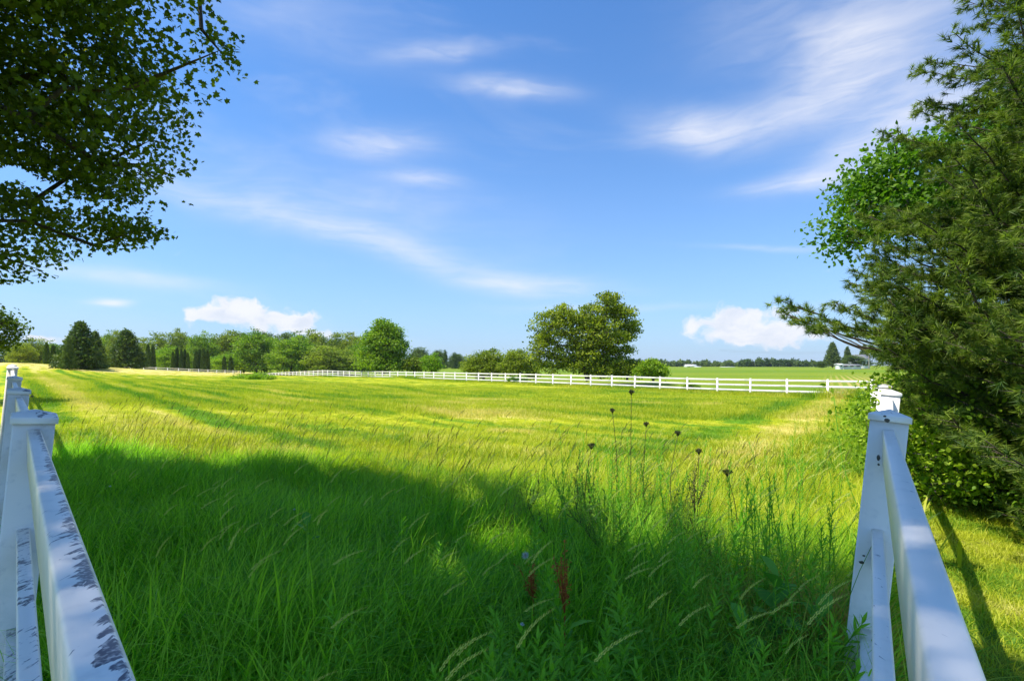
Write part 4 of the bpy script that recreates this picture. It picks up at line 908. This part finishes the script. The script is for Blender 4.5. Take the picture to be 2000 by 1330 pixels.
# outside the right fence
n = 9000; Y = rng.uniform(1.2, 12, n); dd = rng.uniform(.04, 3.6, n); X = CX + Y * .7002 + dd / RF[1]
instancer('verge_grass', 'sunlit grass strip between the right fence and the pine', np.stack([X, Y, gz(X, Y) - .01], 1), midv, rng.uniform(0, 6, n), rng.uniform(.3, .6, n), rng.integers(0, 4, n))
# outside the left fence
n = 4000; Y = rng.uniform(1.0, 12, n); dd = rng.uniform(.04, 3, n); X = CX - Y * .969 - dd / cos(R(44.1))
instancer('verge_grass', 'grass outside the left fence in the shade', np.stack([X, Y, gz(X, Y) - .01], 1), midv, rng.uniform(0, 6, n), rng.uniform(.5, .9, n), rng.integers(0, 4, n))
# grass behind the far fence line and along it
n = 5000; t_ = rng.uniform(0, 1, n); A = np.array(fp[0]); Bp = np.array(fp[-1]); q = A + (Bp - A) * t_[:, None] ** 1.6 + rng.normal(0, .35, (n, 2))
instancer('fence_weeds', 'ragged taller grass growing along the foot of the far white fence', np.stack([q[:, 0], q[:, 1], gz(q[:, 0], q[:, 1]) - .02], 1), farv, rng.uniform(0, 6, n), rng.uniform(1.2, 2.4, n) * np.where(t_ < .06, 1.9, 1), rng.integers(0, 3, n))

# seed heads rising from the grass: pale ones near, dark timothy spikes at the shade edge
def stalks(name, label, spots, material, hmin, hmax, spike, wd, lean, seed, orange=0.0):
    r = np.random.default_rng(seed); B = Buf(); H = Buf()
    for (x, y) in spots:
        z = gz1(x, y); h = r.uniform(hmin, hmax); ln = r.normal(lean, .12); dy = r.normal(0, .12)
        pts = [np.array([x + ln * h * t_ ** 1.7, y + dy * h * t_, z + h * t_ * (1 - .12 * t_ * abs(ln))]) for t_ in np.linspace(0, 1, 6)]
        B.tube(pts, [.0022, .002, .0018, .0016, .0014, .0012], 3, False); d = pts[-1] - pts[-2]
        L = spike * r.uniform(.7, 1.2); n0 = H.n; seed_spike(H, pts[-1], d, L, wd, r)
        if r.uniform() < orange: H.T[-1][:] = 1
    root = link(name, B.mesh(name, M['weed'] if material == 'seed' else M['darkseed'])); tag(root, label, 'grass', kind='stuff')
    c = link('seed_heads', H.mesh('seed_heads', M[material]), root); c['kind'] = 'stuff'
sp = []
while len(sp) < 330:
    y = r.uniform(1.0, 6.5); x = r.uniform(-.95, .62) * y; i_, a_, b_ = in_field(np.array([x]), np.array([y]), .15)
    if i_[0]: sp.append((x, y))
stalks('seeding_grass', 'pale yellow seed heads arching over the shaded long grass', sp, 'seed', .6, .92, .11, .0058, .42, 5, .12)
sp = []
while len(sp) < 300:
    x = r.uniform(-6.8, 3.2); y = 6.9 - .22 * x + r.normal(0, .7) - (1.3 if x > -1 else 0)
    if in_field(np.array([x]), np.array([y]), .2)[0][0]: sp.append((x, y))
stalks('timothy_stalks', 'dark upright timothy seed spikes along the edge of the shade', sp, 'darkseed', .5, .9, .11, .0080, .2, 6)

# ------------------------------------------------------------------ individual weeds
def lance(B, p, d, up, L, wd, tint, droop=.25):
    """narrow leaf with midrib fold"""
    d = np.array(d, float); d /= np.linalg.norm(d); s_ = np.cross(d, up); s_ /= np.linalg.norm(s_) + 1e-9; n_ = np.cross(s_, d)
    V = []; 
    for t_, w_ in ((0, .15), (.3, .9), (.6, .8), (.85, .35)):
        c = p + d * L * t_ - np.array([0, 0, droop * L * t_ * t_]); V += [c - s_ * wd / 2 * w_ + n_ * wd * .15 * w_, c, c + s_ * wd / 2 * w_ + n_ * wd * .15 * w_]
    V.append(p + d * L - np.array([0, 0, droop * L]))
    Fc = []
    for i in range(3):
        o = 3 * i; Fc += [(o, o + 1, o + 4, o + 3), (o + 1, o + 2, o + 5, o + 4)]
    Fc += [(9, 10, 12), (10, 11, 12)]
    B.add(V, Fc, tint)
def leafy_weed_proto(seed, h=.62, nl=46, L=.085, wd=.016, m_='weed'):
    r = np.random.default_rng(seed); root = thing('leafy_weed', 'x', 'plant'); st = Buf(); lf = Buf()
    pts = [np.array([.05 * t_ * t_, .02 * sin(3 * t_), h * t_]) for t_ in np.linspace(0, 1, 7)]; st.tube(pts, [.0035, .0033, .003, .0027, .0022, .0018, .0012], 5)
    for i in range(nl):
        t_ = .12 + .86 * i / nl; p = np.array([.05 * t_ * t_, .02 * sin(3 * t_), h * t_]); a = i * 2.4; el_ = .25 + .9 * t_ ** 3
        lance(lf, p, (cos(a) * cos(el_), sin(a) * cos(el_), sin(el_)), np.array([0, 0, 1.]), L * (1.15 - .55 * t_) * r.uniform(.85, 1.15), wd * (1.1 - .4 * t_), float(np.clip(r.normal(.3 + .4 * t_, .12), 0, .9)), .35 * (1 - t_) + .05)
    link('stem', st.mesh('stem', M['weed']), root); link('foliage', lf.mesh('foliage', M[m_]), root); return root
def copies(proto, spots, labelf, group, smin=.8, smax=1.2, tilt=.12, sc=None, sink=0):
    for i, (x, y) in enumerate(spots):
        if i == 0: o = proto
        else:
            o = proto.copy(); C.objects.link(o)
            for ch in proto.children: c = ch.copy(); C.objects.link(c); c.parent = o
        o.location = (x, y, gz1(x, y) - sink); s_ = sc[i] if sc else rng.uniform(smin, smax); o.scale = (s_, s_, s_)
        o.rotation_euler = (rng.normal(0, tilt), rng.normal(0, tilt), rng.uniform(0, 6.28)); o['label'] = labelf(i); o['category'] = 'plant'
        if group: o['group'] = group
def merged(name, label, proto, spots, smin, smax, tilt=.12):
    root = None
    for ch in proto.children:
        me = ch.data; nv = len(me.vertices); V = np.empty(nv * 3, np.float32); me.vertices.foreach_get('co', V); V = V.reshape(-1, 3)
        li = np.empty(len(me.loops), np.int32); me.loops.foreach_get('vertex_index', li); sz = np.empty(len(me.polygons), np.int32); me.polygons.foreach_get('loop_total', sz)
        tn = np.empty(nv, np.float32); me.attributes['tint'].data.foreach_get('value', tn); rq = np.random.default_rng(77); AV, AL = [], []
        for i, (x, y) in enumerate(spots):
            Mx = np.array(Matrix.Rotation(rq.uniform(0, 6.28), 3, 'Z') @ Matrix.Rotation(rq.normal(0, tilt), 3, 'X')) * rq.uniform(smin, smax)
            AV.append(V @ Mx.T + np.array([x, y, gz1(x, y)])); AL.append(li + i * nv)
        o = link(name if root is None else 'foliage', mesh_np(name, np.concatenate(AV), np.concatenate(AL), np.tile(sz, len(spots)), me.materials[0], {'tint': np.tile(tn, len(spots))}), root)
        o['kind'] = 'stuff'
        if root is None: root = tag(o, label, 'weeds')
def ground_px(px, py, h):   # spot whose plant of height h has its tip at the given pixel
    Y = 3.0
    for _ in range(30): Y = (CAMZ - h - gz1((px - 1000) / F * Y, Y)) / max((py - HOR) / F, .02)
    return ((px - 1000) / F * Y, Y)
lw = leafy_weed_proto(201, .62, 52, .10, .021)
rr = np.random.default_rng(9); sp = []
for _ in range(150):
    px = rr.uniform(900, 1610) if _ < 135 else rr.uniform(500, 900); py = rr.uniform(990, 1290); sp.append(ground_px(px, py, .62))
merged('leafy_weeds', 'mass of low leafy green weeds woven through the shaded long grass', lw, sp[80:], .5, 1.0, .28); copies(lw, sp[:80], lambda i: 'narrow-leaved green weed stalk ' + ('by the foot of the right fence' if sp[i][0] > .85 else 'in the front row of the long grass' if sp[i][1] < 1.9 else 'around the red dock stalks' if sp[i][0] < .45 else 'between the red dock and the right fence'), 'leafy weeds in the shaded long grass', .55, 1.1, .26)
lw2 = leafy_weed_proto(202, .8, 60, .06, .010, 'weed')
sp = []
for _ in range(150):
    px = rr.uniform(1080, 1650); py = rr.uniform(860, 1080) if px > 1300 else rr.uniform(850, 960); sp.append(ground_px(px, py, .75))
merged('thin_weeds', 'thicket of thin dark weed stalks at the right edge of the shade', lw2, sp[60:], .7, 1.1); copies(lw2, sp[:60], lambda i: 'thin dark-leaved weed stalk at the edge of the shade ' + ('below the tallest wild carrot' if sp[i][0] < 1.1 else 'close to the right fence' if sp[i][0] > 1.9 else 'below the two dark carrot heads'), 'thin weeds at the edge of the shade', .7, 1.15)
# rough weeds along the inside of the right fence
lw3 = leafy_weed_proto(203, .55, 44, .075, .022, 'hedge'); sp = []
for _ in range(300):
    y = rr.uniform(3.4, 24); d = abs(rr.normal(.1, .7)); sp.append((CX + y * .7002 - (d + .15) / RF[1], y))
merged('fence_side_weeds', 'rank bright green weeds growing thickly along the inside of the right fence', lw3, sp[40:], .45, .9); copies(lw3, sp[:40], lambda i: 'bushy bright green weed growing inside the right fence ' + ('nearest the first post' if sp[i][1] < 7 else 'about halfway to the far corner' if sp[i][1] < 15 else 'close to the far corner'), 'green weeds along the right fence', .45, .9)

def milkweed(label, x, y, h, seed, n=11, L=.19):
    r = np.random.default_rng(seed); root = thing('milkweed', label, 'plant', (x, y, gz1(x, y))); st = Buf()
    st.tube([(0, 0, 0), (.01, 0, h * .5), (.03, .01, h)], [.007, .006, .004], 6); link('stem', st.mesh('stem', M['broad']), root)
    for i in range(n):
        t_ = .3 + .7 * i / (n - 1); a = i * pi / 2 * 1.04 + (i % 2) * pi; B = Buf(); el_ = .35 + .7 * t_ ** 2
        d = np.array([cos(a) * cos(el_), sin(a) * cos(el_), sin(el_)]); p = np.array([.03 * t_, 0, h * t_]); s_ = np.cross(d, [0, 0, 1.]); s_ /= np.linalg.norm(s_); n_ = np.cross(s_, d); V = []; ks = 7
        LL = L * (1.1 - .35 * t_) * r.uniform(.9, 1.1)
        for j in range(ks):
            u = j / (ks - 1); w_ = LL * .24 * sin(pi * min(1, .06 + .94 * u)) ** .7; c = p + d * LL * u - np.array([0, 0, .28 * LL * u * u]); V += [c - s_ * w_ + n_ * w_ * .3, c, c + s_ * w_ + n_ * w_ * .3]
        Fc = []
        for j in range(ks - 1): o = 3 * j; Fc += [(o, o + 1, o + 4, o + 3), (o + 1, o + 2, o + 5, o + 4)]
        B.add(V, Fc, r.uniform(.2, .7)); link('leaf', B.mesh('leaf', M['broad'], True), root)
x, y = ground_px(1505, 1105, .62); milkweed('broad-leaved milkweed standing in the grass near the right fence post', x, y, .56, 1, 12, .2)
x, y = ground_px(1590, 1180, .5); milkweed('smaller broad-leaved milkweed just left of the right fence post foot', x, y, .45, 2, 9, .17)
x, y = ground_px(1440, 1190, .5); milkweed('low broad-leaved milkweed left of the taller milkweed', x, y, .42, 3, 8, .18)
x, y = ground_px(590, 1010, .5); milkweed('single broad-leaved milkweed in the shaded grass left of centre', x, y, .45, 4, 8, .15)

def dock(label, x, y, h, seed):
    r = np.random.default_rng(seed); root = thing('dock_plant', label, 'plant', (x, y, gz1(x, y))); st = Buf(); hd = Buf(); lf = Buf()
    tops = [(0, 0, h)] + [(r.normal(0, .03), r.normal(0, .03), h * r.uniform(.82, .97)) for _ in range(5)]
    for (a, b_, z) in tops:
        p0 = np.array([0, 0, h * .6]); p1 = np.array([a, b_, z]); st.tube([p0, p1], [.003, .0015], 4)
        m_ = 60
        for i in range(m_):
            q = p0 + (p1 - p0) * r.uniform(.2, 1) + r.normal(size=3) * .007; d = r.normal(size=3) * .007
            hd.add([q, q + d, q + d * .5 + r.normal(size=3) * .006], [(0, 1, 2)], r.uniform(0, .9))
    st.tube([(0, 0, 0), (0, 0, h * .6)], [.005, .003], 5)
    for i in range(9):
        a = i * 2.4; lance(lf, np.array([0, 0, h * (.1 + .05 * i)]), (cos(a), sin(a), .6), np.array([0, 0, 1.]), .18, .035, r.uniform(.2, .8), .4)
    link('stem', st.mesh('stem', M['dock']), root); link('seed_head', hd.mesh('seed_head', M['dock']), root); link('foliage', lf.mesh('foliage', M['weed']), root)
x, y = ground_px(1103, 1055, .78); dock('rusty red curly dock seed stalk in the middle of the shaded grass', x, y, .78, 1)
x, y = ground_px(1041, 1098, .5); dock('small rusty dock tip left of the main red dock', x, y, .5, 2)
x, y = ground_px(1357, 905, .85); dock_dark = M['dock']; M['dock'] = M['darkseed']; dock('thin dark brown dock stalk beside the dark flower heads', x, y, .85, 3); M['dock'] = dock_dark

def umbel(label, tip, Y, seed, head=.018, bent=False):
    x, yb = (tip[0] - 1000) / F * Y, Y; z0 = gz1(x, yb); zt = CAMZ + (HOR - tip[1]) / F * Y; r = np.random.default_rng(seed)
    root = thing('wild_carrot', label, 'plant', (x, yb, z0)); h = zt - z0; st = Buf(); hd = Buf(); sway = r.normal(-.02, .05)
    pts = [np.array([sway * h * sin(pi * t_) * 1.2 + (.0 if not bent else 0), 0, h * t_]) for t_ in np.linspace(0, 1, 9)]; st.tube(pts, [.0045 - .0022 * i / 8 for i in range(9)], 5)
    c = pts[-1]
    for i in range(34):
        a = i * 2.4; q = sqrt(i / 34) * head; e = c + np.array([cos(a) * q * 1.1, sin(a) * q * 1.1, .02 + .012 * (1 - (q / head) ** 2) ]); hd.tube([c - [0, 0, .012], e], [.0009, .0012], 3, False)
        for s_ in range(5):
            o = r.normal(size=3) * .005; hd.add([e + o, e + o + r.normal(size=3) * .006, e + o + r.normal(size=3) * .006], [(0, 1, 2)], r.uniform(0, .8))
    for i in range(10):
        t_ = .15 + .05 * i; a = i * 2.4; p = np.array([0, 0, h * t_]) + np.array([sway * h * sin(pi * t_) * 1.2, 0, 0]); d = np.array([cos(a), sin(a), 1.0]); d /= np.linalg.norm(d); st.tube([p, p + d * .14], [.0013, .0008], 3, False)
        for j in range(7): lance(st, p + d * (.04 + .015 * j), (cos(a + (1 if j % 2 else -1)), sin(a + (1 if j % 2 else -1)), .4), np.array([0, 0, 1.]), .04, .006, .4)
    link('stem', st.mesh('stem', M['darkseed']), root); link('flower_head', hd.mesh('flower_head', M['darkseed']), root)
umbel('tallest wild carrot with a dark head reaching up to the far fence', (1233, 770), 4.3, 1)
umbel('wild carrot with a compact dark head above the pale grass right of centre', (1365, 886), 3.9, 2)
umbel('wild carrot with a wide dark head, right of the compact one', (1420, 927), 3.7, 3, .035)
umbel('wild carrot with a faint dark head left of the tallest', (1155, 875), 4.1, 4, .026)
umbel('short wild carrot between the tallest and the compact dark head', (1324, 850), 4.5, 5, .022)
umbel('thin wild carrot leaning beside the tallest one', (1196, 806), 4.6, 6, .016)
umbel('wild carrot with a small head behind and right of the tallest', (1262, 832), 4.7, 7, .02)
# tall dark branching weed below the tallest carrot
def branching_proto(seed, h=1.0):
    r = np.random.default_rng(seed); root = thing('branching_weed', 'x', 'plant'); st = Buf(); lf = Buf()
    def axis(p, d, L, n, w0, lf0):
        pts = [np.array(p, float)]; d = np.array(d, float)
        for i in range(n):
            d = d + r.normal(size=3) * np.array([.16, .16, .04]); d /= np.linalg.norm(d); pts.append(pts[-1] + d * L / n)
        st.tube(pts, [w0 * (1 - .75 * i / n) for i in range(n + 1)], 4)
        for i in range(int(L / .016)):
            u = lf0 + (1 - lf0) * r.uniform(); k_ = min(n - 1, int(u * n)); q = pts[k_] + (pts[k_ + 1] - pts[k_]) * (u * n - k_); a = r.uniform(0, 6.28)
            lance(lf, q, (cos(a), sin(a), r.uniform(.2, 1.3)), np.array([0, 0, 1.]), .055 * r.uniform(.4, 1.2) * (1.2 - .6 * u), .008 * r.uniform(.6, 1.5), float(np.clip(r.normal(.4, .25), 0, .92)), r.uniform(0, .5))
        return pts
    m_ = axis((0, 0, 0), (.03, 0, 1), h, 9, .005, .15)
    for i in range(13):
        u = r.uniform(.28, .85); k_ = int(u * 9); a = r.uniform(0, 6.28); sp_ = r.uniform(.25, .75)
        b_ = axis(m_[k_], (cos(a) * sp_, sin(a) * sp_, 1), h * (1 - u) * r.uniform(.5, .95) + .06, 4, .0022, .05)
    link('stem', st.mesh('stem', M['darkseed']), root); link('foliage', lf.mesh('foliage', M['poplar']), root); return root
bw = branching_proto(205)
bl_extra = [(1190, 865, .85), (1212, 885, .85), (1235, 850, .95), (1262, 900, .8), (1165, 930, .7), (1330, 945, .75), (1290, 925, .75), (1100, 955, .6), (1470, 1000, .7), (1410, 965, .7)]
bsp = [ground_px(1222, 862, .98), ground_px(1205, 900, .9), ground_px(1245, 895, .9), ground_px(1020, 880, .8), ground_px(1305, 905, .85), ground_px(985, 930, .7)]
bl = ['tallest feathery dark weed below the tallest wild carrot', 'feathery dark weed left of the tallest feathery one', 'feathery dark weed right of the tallest feathery one', 'lone feathery weed left of centre at the edge of the shade', 'feathery weed left of the compact carrot head', 'short feathery weed beside the bent brown grass stalk']
merged('feathery_weeds', 'tall dark clump of feathery weeds right of centre at the edge of the shade', bw, [ground_px(*q) for q in bl_extra], .68, .98)
copies(bw, bsp, lambda i: bl[i], None, .98, 1.05, .12, sc=[.98, .86, .9, .74, .8, .62])
# fluffy seed head and small white clover flowers
x, y = ground_px(1014, 1082, .62); t_ = thing('seed_clock', 'pale fluffy seed head on a stalk left of the red dock', 'plant', (x, y, gz1(x, y)))
st = Buf(); st.tube([(0, 0, 0), (.0, 0, .3), (.03, 0, .6)], [.003, .0025, .002], 5); link('stem', st.mesh('stem', M['weed']), t_)
hd = Buf()
for i in range(220):
    d = r.normal(size=3); d /= np.linalg.norm(d); p = np.array([.03, 0, .615]); e = p + d * .022 * r.uniform(.7, 1.1); a = np.cross(d, r.normal(size=3)); a *= .0012 / np.linalg.norm(a); hd.add([p - a, p + a, e], [(0, 1, 2)])
link('flower_head', hd.mesh('flower_head', M['fluff']), t_)
def clover(label, px, py, seed, h=.42):
    r = np.random.default_rng(seed); x, y = ground_px(px, py, h); t_ = thing('white_clover', label, 'flower', (x, y, gz1(x, y))); st = Buf(); st.tube([(0, 0, 0), (0, 0, h)], [.0018, .0014], 4); link('stem', st.mesh('stem', M['weed']), t_); hd = Buf()
    for i in range(70):
        d = r.normal(size=3); d[2] = abs(d[2]) * .9; d /= np.linalg.norm(d); p = np.array([0, 0, h]); e = p + d * .011; a = np.cross(d, r.normal(size=3)); a *= .0025 / np.linalg.norm(a); hd.add([p - a, p + a, e], [(0, 1, 2)])
    link('flower_head', hd.mesh('flower_head', M['petal']), t_)
clover('white clover head below the fluffy seed head', 1020, 1220, 1); clover('white clover head left of the milkweed in the left shade', 575, 995, 2); clover('white clover head low on the left near the fence', 215, 950, 3)

# vine on the far side posts of the right fence
vx, vy = RP[2]; rv = np.random.default_rng(12)
t_ = thing('vine', 'small leafy vine climbing between the second and third right fence posts', 'plant', (vx + .03, vy + .25, 0)); st = Buf(); pts = [np.array([-.06 - .05 * sin(4 * q), .5 * q, .1 + 1.1 * q]) for q in np.linspace(0, 1, 9)]
st.tube(pts, [.004] * 9, 4); link('stem', st.mesh('stem', M['weed']), t_)
lc = np.concatenate([p + rv.normal(size=(7, 3)) * .05 for p in pts]); link('foliage', leaves_mesh('foliage', lc, .055, M['hedge'], rv, LEAF6), t_)
HZ = True
if HZ:
    m, t, out = mat('haze'); pv = t.node('ShaderNodeVolumePrincipled'); pv.inputs['Color'].default_value = (.80, .88, 1, 1); pv.inputs['Density'].default_value = .0001; pv.inputs['Anisotropy'].default_value = .2
    t.l.new(pv.outputs[0], out.inputs['Volume']); B = Buf(); B.box((0, 0, 13.0), (1560, 1560, 17.5)); o = link('haze', B.mesh('haze', m)); tag(o, 'pale summer haze over the distant fields', None, kind='stuff')
print('done')
